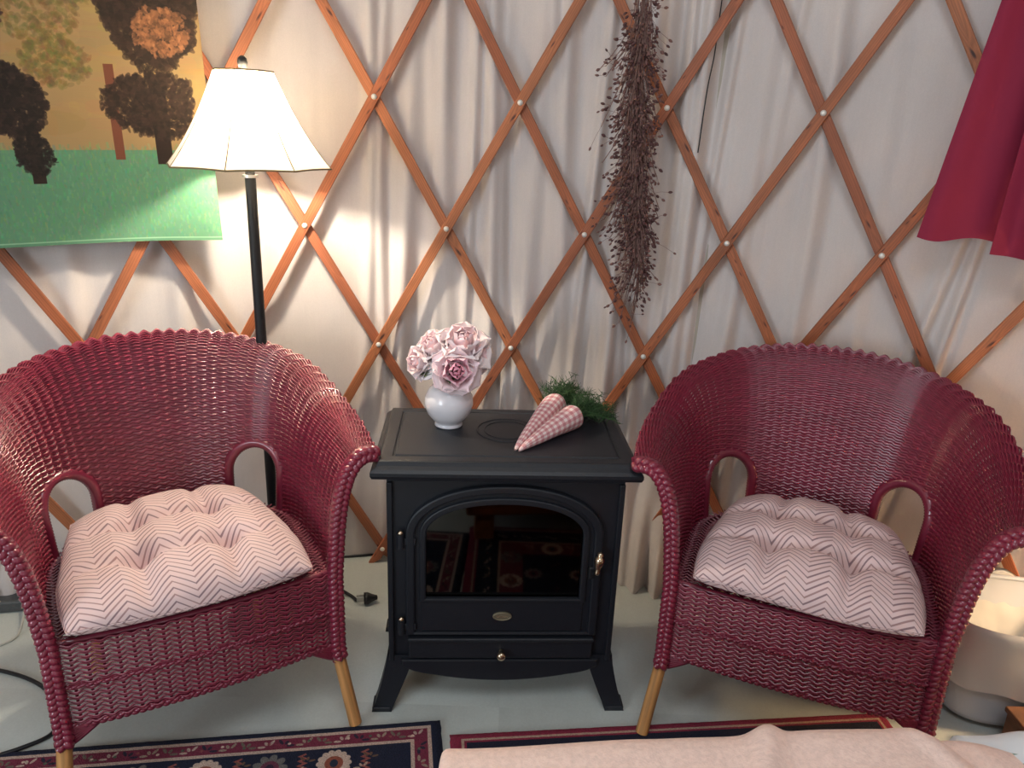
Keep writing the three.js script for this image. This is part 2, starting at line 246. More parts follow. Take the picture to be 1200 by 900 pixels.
// woven rows as elliptic strands running over and under the stakes
function weave(P, Nf, rows, N, samples, amp, thin, skip, halfPitch, rib = 0.0062) {
  const pos = [], nor = [], uv = [], idx = [], RAD = 4; const R = rng(5);
  for (let k = 0; k < rows.length; k++) {
    let run = -1; const w = rows[k], jit = (R() - 0.5) * 0.3;
    for (let i = 0; i <= samples; i++) {
      const q = i / samples, p = P(q, w, k); if (skip && skip(q, p)) { run = -1; continue; }
      const n = Nf(q, w), tg = P(Math.min(1, q + 0.003), w, k).sub(P(Math.max(0, q - 0.003), w, k)).normalize(), up = tg.clone().cross(n).normalize();
      const cs = Math.cos(Math.PI * q * N + (k & 1) * Math.PI), off = amp * cs + rib * cs * cs + 0.0004 * Math.sin(k * 12.9 + q * 80), hp = halfPitch(q, w) * (1 + jit * 0.25);
      const base = pos.length / 3;
      for (let a = 0; a <= RAD; a++) { const an = a / RAD * Math.PI * 2 + 0.3, c = Math.cos(an), s = Math.sin(an); pos.push(p.x + n.x * (off + thin * c) + up.x * hp * s, p.y + n.y * (off + thin * c) + up.y * hp * s, p.z + n.z * (off + thin * c) + up.z * hp * s); const nx = n.x * c / thin + up.x * s / hp, ny = n.y * c / thin + up.y * s / hp, nz = n.z * c / thin + up.z * s / hp, l = Math.hypot(nx, ny, nz); nor.push(nx / l, ny / l, nz / l); uv.push(q * 2.2 + a * 0.01, k * 0.037); }
      if (run >= 0) for (let a = 0; a < RAD; a++) { const A = run + a, B = base + a; idx.push(A, A + 1, B + 1, A, B + 1, B); }
      run = base;
    }
  }
  const g = new THREE.BufferGeometry(); g.setAttribute('position', new THREE.Float32BufferAttribute(pos, 3)); g.setAttribute('normal', new THREE.Float32BufferAttribute(nor, 3)); g.setAttribute('uv', new THREE.Float32BufferAttribute(uv, 2)); g.setIndex(idx); return g;
}
// three strand plait along a path
function plait(pts, wide, deep, rad, pitch, nrm) {
  const out = []; let len = [0]; for (let i = 1; i < pts.length; i++) len.push(len[i - 1] + pts[i].distanceTo(pts[i - 1]));
  const total = len[len.length - 1], c = new THREE.CatmullRomCurve3(pts, false, 'centripetal'), n = Math.ceil(total / pitch * 10);
  for (let k = 0; k < 3; k++) { const q = []; for (let i = 0; i <= n; i++) { const t = i / n, p = c.getPointAt(t), T = c.getTangentAt(t), N = nrm(t).clone(); N.sub(T.clone().multiplyScalar(N.dot(T))).normalize(); const B = T.clone().cross(N), ph = t * total / pitch * Math.PI * 2 / 3 + k * Math.PI * 2 / 3; q.push(p.clone().addScaledVector(B, wide * Math.sin(ph)).addScaledVector(N, deep * Math.sin(2 * ph))); } out.push(tube(q, rad, 6)); }
  return merge(out);
}
// bar bound round with cane: little rings along the length
const wrapped = (pts, r, per = 0.0055) => { let L = 0; for (let i = 1; i < pts.length; i++) L += pts[i].distanceTo(pts[i - 1]); const c = new THREE.CatmullRomCurve3(pts, false, 'centripetal'), n = Math.ceil(L / per) * 4; const q = c.getSpacedPoints(n); return tube(q, (t) => { const ph = t * n / 4 % 1; return r * (0.9 + 0.12 * Math.sqrt(Math.max(0, Math.sin(Math.PI * ph)))); }, 10); };

const chairGeo = (() => {
  const NST = 56, up = 84, low = 27, rows = [];
  for (let k = 0; k < low; k++) rows.push(-1 + k / low); for (let k = 0; k <= up; k++) rows.push(0.0001 + k / up * 0.9999);
  const o = {};
  o.shell = weave((q, w) => shell(q, w), shellN, rows, NST, NST * 6, 0.0017, 0.0026, (q, p) => inHole(q, p.y), (q, w) => { const e = 0.5 / up; return w <= 0 ? 0.0044 : Math.max(0.0016, shell(q, w + e).distanceTo(shell(q, w - e)) * 0.70); });
  const st = []; for (let j = 0; j <= NST; j++) { const q = (j + 0.5 * 0) / NST; let run = []; const flush = () => { if (run.length > 2) st.push(tube(run, 0.0024, 5)); run = []; }; for (let i = 0; i <= 34; i++) { const w = lerp(-1, 1, i / 34), p = shell(q, w); if (inHole(q, p.y)) flush(); else run.push(p); } flush(); } o.stakes = merge(st);
  const rimPts = []; for (let i = 0; i <= 90; i++) { const q = i / 90, p = shell(q, 1), n = shellN(q, 1); p.addScaledVector(n, -0.004); rimPts.push(p); }
  // rope rim: two strands twisted
  const ropes = []; for (let k = 0; k < 2; k++) { const q = [], c = new THREE.CatmullRomCurve3(rimPts); for (let i = 0; i <= 700; i++) { const t = i / 700, p = c.getPoint(t), ph = t * 110 * Math.PI + k * Math.PI, T = c.getTangent(t), N = V(0, 1, 0), B = T.clone().cross(N).normalize(); q.push(p.addScaledVector(N, 0.004 * Math.cos(ph)).addScaledVector(B, 0.004 * Math.sin(ph))); } ropes.push(tube(q, 0.0042, 5)); } o.rim = merge(ropes);
  o.arch = [HOLE.q, 1 - HOLE.q].map((hq) => { const pts = []; const pt = (d, y) => { let q = hq + d * HOLE.w; let lo = -0.1, hi = 1; for (let i = 0; i < 30; i++) { const m = (lo + hi) / 2; shell(q, m).y < y ? lo = m : hi = m; } return shell(q, lo); };
    for (let i = 0; i < 8; i++) pts.push(pt(-1, lerp(SEAT, 0.435, i / 8))); for (let i = 0; i <= 14; i++) { const a = Math.PI * (1 - i / 14); pts.push(pt(Math.cos(a), 0.435 + (holeTop - 0.435) * Math.sin(a))); } for (let i = 7; i >= 0; i--) pts.push(pt(1, lerp(SEAT, 0.435, i / 8))); return wrapped(pts, 0.0125, 0.007); });
  o.braid = [0, 1].map((q) => { const pts = []; for (let i = 0; i <= 24; i++) pts.push(shell(q, 1 - i / 24 * 0.999)); for (let i = 1; i <= 8; i++) pts.push(shell(q, -i / 8)); pts.push(V((q * 2 - 1) * .252, 0.155, .226)); pts.forEach((p, i) => { p.z += 0.012; }); return plait(pts, 0.0090, 0.0055, 0.0082, 0.0125, () => V(q ? 0.15 : -0.15, 0.45, 1)); });
  o.post = [0, 1].map((q) => { const pts = []; for (let i = 0; i <= 20; i++) pts.push(shell(q, 0.985 - i / 20 * 0.98)); for (let i = 1; i <= 6; i++) pts.push(shell(q, -i / 6)); pts.push(V((q * 2 - 1) * .253, 0.14, .226)); return wrapped(pts, 0.0145, 0.006); });
  // apron between the front posts
  const ap = (u, y) => { const x = lerp(-.245, .245, u), k = 1 - (x / .245) ** 2; return V(x, y, .226 + 0.018 * k); };
  const aRow = []; for (let k = 0; k <= 31; k++) aRow.push(lerp(BASEY + 0.006, SEAT + 0.004, k / 31));
  o.apron = [0.0025, 0.0034].map((hp) => weave((u, y) => ap(u, y), () => V(0, 0, 1), aRow, 20, 120, 0.0016, 0.0022, null, () => hp));
  const as = []; for (let j = 0; j <= 20; j++) as.push(tube([ap(j / 20, BASEY), ap(j / 20, SEAT)], 0.003, 5)); o.apronStakes = merge(as);
  const edge = (y, dz = 0) => { const p = []; for (let i = 0; i <= 20; i++) { const v = ap(i / 20, y); v.z += dz; p.push(v); } return p; };
  o.rail = [plait(edge(BASEY + .001), 0.0035, 0.003, 0.0042, 0.013, () => V(0, 0, 1)), plait(edge(0.27, 0.004), 0.002, 0.003, 0.003, 0.013, () => V(0, 0, 1)), wrapped(edge(SEAT + 0.002, -0.010), 0.007, 0.0052)];
  // woven seat deck
  o.seat = weave((u, z) => { const hw = z < -0.03 ? 0.25 * Math.sqrt(Math.max(0.02, 1 - ((z + 0.03) / 0.165) ** 2)) : 0.25; return V(lerp(-hw, hw, u), SEAT, z); }, () => V(0, 1, 0), Array.from({ length: 70 }, (_, k) => lerp(-0.185, 0.222, k / 69)), 20, 60, 0.002, 0.0021, null, () => 0.003);
  o.bracket = [-1, 1].map((s) => { const l = []; for (let k = 0; k < 7; k++) { const f = k / 6; l.push(tube(curve([[s * .245, lerp(0.148, BASEY, f), .228], [s * lerp(.226, .235, f), lerp(.160, BASEY, f), .230], [s * lerp(.190, .215, f), BASEY + 0.001, .232]], 10), 0.0048, 5)); } return merge(l); });
  o.leg = (x, z, sx, sz) => tube([V(x + sx * 0.018, sz < 0 ? -0.012 : 0, z + sz * 0.040), V(x, 0.155, z)], (t) => 0.0135 - 0.0005 * t, 16);
  return o;
})();
function wickerChair(label, pos, turn, ai) {
  const c = thing('wicker_chair', label, 'chair', pos, turn, 'red wicker armchairs');
  const sh = mesh('woven_shell', chairGeo.shell, M.wickerWorn, c); mesh('stakes', chairGeo.stakes, M.wicker, sh);
  mesh('rim', chairGeo.rim, M.wicker, c);
  chairGeo.arch.forEach((g) => mesh('arch_trim', g, M.wicker, c));
  chairGeo.post.forEach((g) => mesh('front_post', g, M.wicker, c));
  chairGeo.braid.forEach((g) => mesh('braided_edge', g, M.wickerWorn, c));
  const ap = mesh('front_apron', chairGeo.apron[ai], M.wickerWorn, c); mesh('stakes', chairGeo.apronStakes, M.wicker, ap); chairGeo.rail.forEach((g) => mesh('rail', g, M.wicker, ap));
  mesh('seat', chairGeo.seat, M.wicker, c);
  chairGeo.bracket.forEach((g) => mesh('bracket', g, M.wicker, c));
  for (const [x, z, sx, sz] of [[-.252, .226, -1, 1], [.252, .226, 1, 1], [-.17, -.155, -1, -1], [.17, -.155, 1, -1]]) mesh('leg', chairGeo.leg(x, z, sx, sz), M.leg, c).userData.label = 'bare honey coloured wooden leg';
  return c;
}
const CHL = { p: [-.676, 0.012, -1.406], t: 0.5585 }, CHR = { p: [.655, 0.012, -1.482], t: -0.365 };
wickerChair('dark red wicker armchair beside the floor lamp', CHL.p, CHL.t, 0);
wickerChair('dark red wicker armchair beside the white waste bin', CHR.p, CHR.t, 1);

// ---------------------------------------------------------------- cushions
const chevron = tex(512, 512, (x, y) => {      // one tile = 0.15 m square, two zigzags across
  const u = x / 512 * 2, tri = Math.abs(((u % 1) + 1) % 1 - 0.5) * 2; const ph = y / 512 * 12 - tri * 2.3; const f = ((ph % 1) + 1) % 1; const side = ((u % 1) < 0.5);
  const lw = side ? 0.20 : 0.13; const line = 1 - sstep(lw * 0.55, lw, Math.abs(f - 0.5)); const ln = Math.floor(ph); const c = (ln & 1) ? [152, 124, 129] : [178, 142, 142];
  const n = 1 + (hash2(x, y) - 0.5) * 0.03; return [lerp(238, c[0], line) * n, lerp(211, c[1], line) * n, lerp(210, c[2], line) * n];
});
M.cushion = std({ map: chevron, roughness: 0.9, bumpMap: weaveBump, bumpScale: 0.0003 });
function cushionGeo(seed, W, D, T, lift) {
  const n = 72, R = rng(seed), o = [R() * 9, R() * 9], P = [];
  const tufts = [[-.36, -.30], [.36, -.30], [-.36, .34], [.36, .34]];
  const fn = (a, b, top, flat) => {
    const u = Math.sin(a * Math.PI / 2) * 0.35 + a * 0.65, v = Math.sin(b * Math.PI / 2) * 0.35 + b * 0.65;
    const back = sstep(0.3, -1, v), hw = W / 2 * (1 - 0.16 * back - 0.05 * gs(v, 0.4) * Math.abs(u)), cut = 1 - 0.10 * Math.pow(Math.abs(u), 3) * (v < 0 ? 1.6 : 0.25);
    const x = u * hw * (1 - 0.06 * v * v), z = v * D / 2 * cut;
    const e = Math.pow(Math.max(0, 1 - Math.pow(Math.abs(u), 3.2)), 0.48) * Math.pow(Math.max(0, 1 - Math.pow(Math.abs(v), 3.2)), 0.48);
    let d = 1; for (const [tu, tv] of tufts) d -= 0.60 * gs(Math.hypot(u - tu, v - tv), 0.11) + 0.16 * gs(Math.hypot(u - tu, v - tv), 0.3);
    d -= 0.27 * (gs(u - .36, .08) + gs(u + .36, .08)) * (0.35 + 0.65 * sstep(0.1, 0.75, Math.abs(v))) + 0.26 * (gs(v - .34, .08) + gs(v + .30, .08));
    if (flat) d = 0.95;
    d += 0.16 * (fbm(u * 2 + o[0] + 5, v * 2 + o[1] + 5, 3) - 0.5);
    const seam = 0.030 + 0.010 * Math.sin(u * 3 + seed);
    return V(x, lift(u, v) + (top ? seam + (T - seam) * e * Math.max(0.12, d) : seam * (1 - Math.pow(e, 0.6)) + 0.004), z);
  };
  const side = (top) => {
    const g = [], gf = [], U = [], W2 = []; for (let j = 0; j <= n; j++) for (let i = 0; i <= n; i++) { g.push(fn(i / n * 2 - 1, j / n * 2 - 1, top)); gf.push(fn(i / n * 2 - 1, j / n * 2 - 1, top, true)); }
    const at = (i, j) => gf[j * (n + 1) + i], h = n / 2;
    for (let j = 0; j <= n; j++) { let l = 0; U[j * (n + 1) + h] = 0; for (let i = h + 1; i <= n; i++) U[j * (n + 1) + i] = l += at(i, j).distanceTo(at(i - 1, j)); l = 0; for (let i = h - 1; i >= 0; i--) U[j * (n + 1) + i] = l -= at(i, j).distanceTo(at(i + 1, j)); }
    for (let i = 0; i <= n; i++) { let l = 0; W2[h * (n + 1) + i] = 0; for (let j = h + 1; j <= n; j++) W2[j * (n + 1) + i] = l += at(i, j).distanceTo(at(i, j - 1)); l = 0; for (let j = h - 1; j >= 0; j--) W2[j * (n + 1) + i] = l -= at(i, j).distanceTo(at(i, j + 1)); }
    const q = gridGeo(n, n, (u, v) => { const k = Math.round(v * n) * (n + 1) + Math.round(u * n), p = g[k]; return [p.x, p.y, p.z, U[k] / 0.15, W2[k] / 0.15]; });
    if (top) { const ix = q.index.array; for (let k = 0; k < ix.length; k += 3) { const t = ix[k]; ix[k] = ix[k + 1]; ix[k + 1] = t; } q.computeVertexNormals(); } return q;
  };
  return { geo: merge([side(true), side(false)]), tuft: tufts.map(([u, v]) => { const p = fn(u, v, true); return p; }) };
}
function cushion(seed, ch, label, dx, dz, turn, tilt, lift, dims) {
  const c = mesh('seat_cushion', cushionGeo(seed, ...dims, lift).geo, M.cushion); tag(c, label, 'cushion', 'chevron seat cushions');
  const f = V(Math.sin(ch.t), 0, Math.cos(ch.t)), r = V(Math.cos(ch.t), 0, -Math.sin(ch.t));
  c.position.set(ch.p[0] + r.x * dx + f.x * dz, ch.p[1] + SEAT + 0.006, ch.p[2] + r.z * dx + f.z * dz); c.rotation.set(tilt, ch.t + turn, 0, 'YXZ'); return c;
}
cushion(11, CHL, 'pale pink chevron tufted cushion on the wicker chair beside the lamp', -0.015, 0.055, 0.02, 0.02, (u, v) => 0.012 * gs(u, .9), [.445, .42, .092]);
cushion(23, CHR, 'pale pink chevron tufted cushion on the wicker chair beside the bin', 0.004, 0.068, -0.03, 0.02, (u, v) => 0.012 * gs(u, .9), [.435, .40, .100]);

// ================================================================ STOVE
{
  const s = thing('electric_stove', 'black electric stove with arched glass door and splayed feet between the chairs', 'stove', [-0.002, 0, -1.412], 0.062);
  const BW = 0.486, BD = 0.285, TOP = 0.602, BOT = 0.115;
  // hollow body: back, two sides, roof, floor, front plate with an arched opening
  const hw = BW / 2, body = [rbox(0.012, 0.455, BD, .003, -hw + .006, .340, -BD / 2), rbox(0.012, 0.455, BD, .003, hw - .006, .340, -BD / 2), rbox(BW, 0.455, 0.012, .003, 0, .340, -BD + .006), rbox(BW, .016, BD, .003, 0, .558, -BD / 2), rbox(BW, .012, BD, .003, 0, .119, -BD / 2)];
  const arch = (x, y0, ys, yt, S = new THREE.Shape()) => { S.moveTo(-x, y0); S.lineTo(x, y0); S.lineTo(x, ys); S.bezierCurveTo(x * 0.99, lerp(ys, yt, .55), x * 0.62, yt, 0, yt); S.bezierCurveTo(-x * 0.62, yt, -x * 0.99, lerp(ys, yt, .55), -x, ys); S.closePath(); return S; };
  const plate = new THREE.Shape(); plate.moveTo(-hw, .115); plate.lineTo(hw, .115); plate.lineTo(hw, .566); plate.lineTo(-hw, .566); plate.closePath(); plate.holes.push(arch(.172, .275, .44, .515, new THREE.Path()));
  body.push(tf(extr(plate, .010, .002), 0, 0, -.014));
  const bodyM = mesh('body', body, M.stove, s);
  // side corner strips
  for (const x of [-1, 1]) mesh('corner_strip', rbox(.012, .43, .010, .003, x * (hw - .006), .335, .002), M.stove, bodyM);
  // top slab: moulded edge, raised panel, ring plate
  const tw = 0.272, mould = [[0, 0], [.004, .006], [.004, .010], [.010, .014], [.014, .020], [.014, .024], [.022, .030], [.030, .030]];
  const topG = []; { const z0 = -.305, z1 = .030; const ringPts = (o) => [[-tw + o, z1 - o], [tw - o, z1 - o], [tw - o, z0 + o], [-tw + o, z0 + o]]; const P = [], I = []; const lv = [[.012, -.002], [.003, .0], [0, .006], [0, .012], [.005, .017], [.012, .022], [.016, .0285], [.020, .030], [.040, .030], [.042, .0275], [.045, .0275], [.047, .0305]];
    const quads = []; for (let k = 0; k < lv.length - 1; k++) { const a = ringPts(lv[k][0]), b = ringPts(lv[k + 1][0]); for (let e = 0; e < 4; e++) { const f = (e + 1) % 4; const A = [a[e][0], .5665 + lv[k][1] * 1.15, a[e][1]], B = [a[f][0], .5665 + lv[k][1] * 1.15, a[f][1]], C = [b[f][0], .5665 + lv[k + 1][1] * 1.15, b[f][1]], D = [b[e][0], .5665 + lv[k + 1][1] * 1.15, b[e][1]]; quads.push(A, B, C, A, C, D); } }
    const l = ringPts(lv[lv.length - 1][0]), y = .5665 + .0305 * 1.15; const c = l.map(([x, z]) => [x, y, z]); quads.push(c[0], c[1], c[2], c[0], c[2], c[3]); const d = ringPts(.012).map(([x, z]) => [x, .5645, z]); quads.push(d[0], d[2], d[1], d[0], d[3], d[2]);
    const g = new THREE.BufferGeometry(); g.setAttribute('position', new THREE.Float32BufferAttribute(quads.flat(), 3)); g.setAttribute('uv', new THREE.Float32BufferAttribute(quads.flatMap((p) => [p[0] * 8, p[2] * 8 + p[1]]), 2)); g.computeVertexNormals(); topG.push(g); }
  const topM = mesh('top', topG, M.stove, s);
  mesh('ring_plate', [tf(new THREE.TorusGeometry(.066, .0016, 6, 48), 0.005, .6016, -.155, Math.PI / 2), tf(new THREE.TorusGeometry(.050, .0014, 6, 48), 0.005, .6017, -.155, Math.PI / 2)].map((g) => g), M.stove, topM);
  // door: outer arched moulding, inner frame, lower panel, glass
  const band = (a, b, d, bev, z) => { const S = arch(...a); S.holes.push(arch(...b, new THREE.Path())); return tf(extr(S, d, bev, 20), 0, 0, z); };
  const door = mesh('door', [band([.205, .190, .435, .546], [.186, .198, .432, .528], .010, .004, -.002), band([.192, .196, .434, .533], [.166, .276, .436, .508], .006, .002, -.004)], M.stove, s);
  mesh('inner_moulding', band([.176, .272, .437, .519], [.163, .282, .434, .504], .006, .003, .002), M.stove, door);
  mesh('lower_panel', [rbox(.345, .074, .006, .002, 0, .236, .0045)], M.stove, door);
  const gl = arch(.170, .273, .436, .512); mesh('door_glass', tf(extr(gl, .003, 0, 20), 0, 0, -.006), M.smoked, door);
  const bg = new THREE.CylinderGeometry(1, 1, 1, 36); bg.rotateX(Math.PI / 2); bg.scale(.0205, .0105, .003); bg.translate(0, .238, .009);
  const bgr = new THREE.TorusGeometry(1, .09, 6, 36); bgr.scale(.0185, .0088, .012); bgr.translate(0, .238, .0105);
  const bd = mesh('badge', [bg, bgr], M.badge, door); bd.userData.label = 'oval pewter maker badge';
  { const sc = []; for (let i = 0; i <= 40; i++) { const t = i / 40; sc.push(V(-.012 + .024 * t, .238 + .0026 * Math.sin(t * 32) * (1 - .4 * t), .0108)); } mesh('script_mark', tube(sc, .0006, 5), M.brass, bd); }
  for (const y of [.419, .212]) { const h = mesh('hinge', [tf(new THREE.CylinderGeometry(.008, .008, .034, 16), -.215, y, .010), rbox(.030, .016, .010, .003, -.198, y - .002, .006)], M.stove, door); mesh('hinge_pin', tf(new THREE.SphereGeometry(.0062, 14, 10), -.215, y + .019, .010), M.brass, h); }
  // latch handle: shapely brass grip on a black stem
  const grip = lathe([[.0005, -.024], [.005, -.0235], [.0062, -.019], [.005, -.013], [.0066, -.008], [.0098, .000], [.0112, .008], [.0098, .014], [.006, .017], [.0072, .020], [.0062, .025], [.0005, .027]], 20); tf(grip, .196, .378, .026, -.15, 0, -.14);
  const hd = mesh('latch', [rbox(.018, .030, .012, .004, .188, .345, .006), tube([V(.190, .345, .010), V(.193, .352, .022), V(.194, .360, .026)], .004, 8)], M.black, door); mesh('latch_grip', grip, M.brass, hd);
  // ash ledge with drawer front and knob, bowed skirt below
  const led = mesh('drawer', [rbox(.400, .048, .016, .004, 0, .155, .004), rbox(.404, .010, .024, .004, 0, .181, .006)], M.stove, s);
  mesh('drawer_knob', tf(lathe([[.0004, 0], [.006, .0005], [.0055, .004], [.0045, .006], [.0075, .011], [.0098, .016], [.0098, .021], [.007, .0255], [.0004, .027]], 20), 0, .152, .012, Math.PI / 2), M.brass, led);
  const sk = new THREE.Shape(); sk.moveTo(-.215, .128); sk.lineTo(-.215, .112); sk.quadraticCurveTo(-.19, .095, -.15, .090); sk.quadraticCurveTo(0, .058, .15, .090); sk.quadraticCurveTo(.19, .095, .215, .112); sk.lineTo(.215, .128); sk.closePath();
  mesh('skirt', tf(extr(sk, .008, .003, 20), 0, 0, .002), M.stove, s);
  // splayed feet
  for (const x of [-1, 1]) for (const z of [1, -1]) { const f = (u, v) => { }; const g = gridGeo(4, 6, (u, v) => { const k = v, cx = x * lerp(.218, .259, Math.pow(k, 1.25)), cz = z > 0 ? lerp(-.022, .004, Math.pow(k, 1.3)) : lerp(-BD + .03, -BD + .006, k), w = lerp(.029, .0195, k) - (k > 0.93 ? -.002 : 0), d = lerp(.026, .02, k), a = u * 4 | 0; const c = [[-1, 1], [1, 1], [1, -1], [-1, -1], [-1, 1]][a]; return [cx + c[0] * w, lerp(.135, 0, k), cz + c[1] * d]; }); const gg = g.toNonIndexed(); gg.computeVertexNormals(); const cx = x * .259, cz = z > 0 ? .004 : -BD + .006; mesh('foot', [gg, rbox(.041, .012, .042, .003, cx, .006, cz)], M.stove, s); }
  // firebox: dark back, log bed
  mesh('firebox', [rbox(.35, .26, .006, .001, 0, .39, -.20), rbox(.35, .008, .18, .001, 0, .268, -.10), rbox(.006, .26, .19, .001, -.178, .39, -.105), rbox(.006, .26, .19, .001, .178, .39, -.105), rbox(.35, .006, .19, .001, 0, .52, -.105)], M.stoveDark, s);
  const barkT = tex(128, 128, (x, y) => { const k = 0.5 + fbm(x / 8, y / 40, 3, 16, 3); return [64 * k, 50 * k, 42 * k]; });
  const bark = std({ map: barkT, roughness: 0.95 });
  const R = rng(77); for (const [x0, y0, z0, x1, y1, z1, r] of [[-.13, .295, -.10, .11, .300, -.08, .024], [-.10, .330, -.13, .13, .335, -.14, .022], [-.09, .310, -.06, .02, .352, -.12, .018], [.12, .305, -.05, .02, .365, -.12, .017]]) { const q = []; for (let i = 0; i <= 10; i++) { const t = i / 10; q.push(V(lerp(x0, x1, t) + (R() - .5) * .004, lerp(y0, y1, t) + (R() - .5) * .006, lerp(z0, z1, t))); } mesh('fake_log', tube(q, (t) => r * (.9 + .2 * Math.sin(t * 17 + r * 900)), 10), bark, s); }
}
// ---------------------------------------------------------------- vase and roses
{
  const vx = -.137, vz = -1.585, vy = .6018;
  const v = mesh('vase', lathe([[.0001, .003], [.026, .003], [.029, 0], [.031, .002], [.0305, .007], [.028, .010], [.036, .016], [.047, .030], [.0535, .050], [.052, .068], [.043, .086], [.030, .097], [.024, .103], [.0225, .112], [.024, .118], [.0225, .1185], [.0205, .112], [.0215, .103], [.0005, .090]], 48), phy({ color: 0xeceaf0, roughness: 0.22, clearcoat: 0.4 })); v.position.set(vx, vy, vz);
  tag(v, 'round white ceramic vase holding pink roses on the black stove', 'vase');
  const petal = (w, h, curl, cup) => sheetGeo(10, 10, (a, b) => { const u = a * 2 - 1, ww = w * Math.sqrt(Math.max(0.002, 1 - Math.pow(Math.abs(b - .60) / (b < .6 ? .64 : .405), b < .6 ? 2.2 : 3))), y = h * b; const roll = curl * Math.pow(b, 3); return V(u * ww * (1 - .12 * b * u * u), y - roll * .35 - .03 * h * u * u * b, -cup * Math.sin(Math.PI * .5 * b) + cup * 1.6 * u * u * (1 - .35 * b) * -1 + roll + cup * 1.2); }, .0008);
  const G = [petal(.012, .036, .001, .006), petal(.019, .042, .006, .008), petal(.026, .044, .014, .010), petal(.030, .042, .024, .010)];
  const pk = (a, b, c) => phy({ color: new THREE.Color(`rgb(${a},${b},${c})`), roughness: 1, side: THREE.DoubleSide });
  const PM = [pk(246, 168, 190), pk(253, 208, 219), pk(255, 230, 235), pk(255, 236, 240)], PW = [pk(253, 220, 225), pk(255, 232, 235), pk(255, 241, 242), pk(255, 245, 246)];
  const green = std({ color: 0x44602f, roughness: .7, side: THREE.DoubleSide });
  const leafG = sheetGeo(6, 8, (a, b) => { const u = a * 2 - 1, w = .014 * Math.sin(Math.PI * (0.04 + .94 * b)); return V(u * w, .004 * Math.abs(u) - .010 * b * b, .045 * b); }, .0008);
  const RS = [ // head position relative to the vase base, facing direction, scale, palette, label
    [[.020, .142, .048], [.10, .28, 1], 1.08, PM, 'deep pink rose facing out at the front of the vase'],
    [[.028, .192, .002], [.10, 1, .55], 1.32, PW, 'large pale pink rose at the top of the bouquet'],
    [[-.036, .182, -.004], [-.5, .8, .55], 1.0, PW, 'pale pink rose at the upper side of the bouquet near the lamp'],
    [[-.068, .146, .004], [-.85, .25, .75], .86, PW, 'small pale pink rose drooping low over the lamp side of the vase'],
    [[.066, .160, -.012], [.95, .35, .3], .95, PW, 'pale pink rose on the carrot side of the bouquet'],
    [[-.016, .176, -.044], [-.2, .7, -.8], .9, PW, 'pale pink rose at the back of the bouquet against the wall']];
  RS.forEach(([p, d, sc, mats, label], ri) => {
    const o = thing('rose', label, 'flower', [vx, vy, vz], 0, 'pink roses in the white vase'); const R = rng(300 + ri);
    const head = new THREE.Object3D(); const dir = V(...d).normalize(); const q = new THREE.Quaternion().setFromUnitVectors(V(0, 1, 0), dir); const hp = V(...p).addScaledVector(dir, -.020 * sc);
    const add = (gi, mi, ang, rad, tilt, y, s = 1) => { const m = mesh('petal', G[gi], mats[mi], o); const e = new THREE.Quaternion().setFromAxisAngle(V(0, 1, 0), ang).multiply(new THREE.Quaternion().setFromAxisAngle(V(1, 0, 0), tilt)); const lp = V(Math.sin(ang) * rad, y, Math.cos(ang) * rad).multiplyScalar(sc).applyQuaternion(q).add(hp); m.position.copy(lp); m.quaternion.copy(q).multiply(e); m.scale.setScalar(sc * s); };
    for (let k = 0; k < 3; k++) add(0, 0, k * 2.1 + R(), .0025, .06, .004);
    for (let k = 0; k < 4; k++) add(0, 0, k * 1.57 + R() * .3, .0075, .16, .003, 1.05);
    for (let k = 0; k < 5; k++) add(1, 1, k * 1.257 + R() * .3, .012, .30, .000, .95);
    for (let k = 0; k < 5; k++) add(2, 2, k * 1.257 + .6 + R() * .3, .015, .55, -.002, .95);
    for (let k = 0; k < 6; k++) add(3, 3, k * 1.047 + R() * .3, .014, .95 + R() * .2, -.003, 1);
    const calyx = mesh('calyx', lathe([[.0005, -.012], [.006, -.008], [.010, 0], [.006, .006]], 12), green, o); calyx.position.copy(hp); calyx.quaternion.copy(q); calyx.scale.setScalar(sc);
    mesh('stem', tube(curve([V(p[0] * .1, .03, p[2] * .1), V(p[0] * .2, .115, p[2] * .2), hp.clone().addScaledVector(dir, -.02).lerp(V(0, .125, 0), .3), hp.clone().addScaledVector(dir, -.006)], 14), .0022, 6), green, o);
    if (ri !== 1) { const lf = mesh('leaf', leafG, green, o); lf.position.set(p[0] * .35, .122, p[2] * .35); lf.rotation.y = Math.atan2(d[0], d[2]) + (R() - .5) * 1.4; lf.rotation.x = -.1; }
  });
}
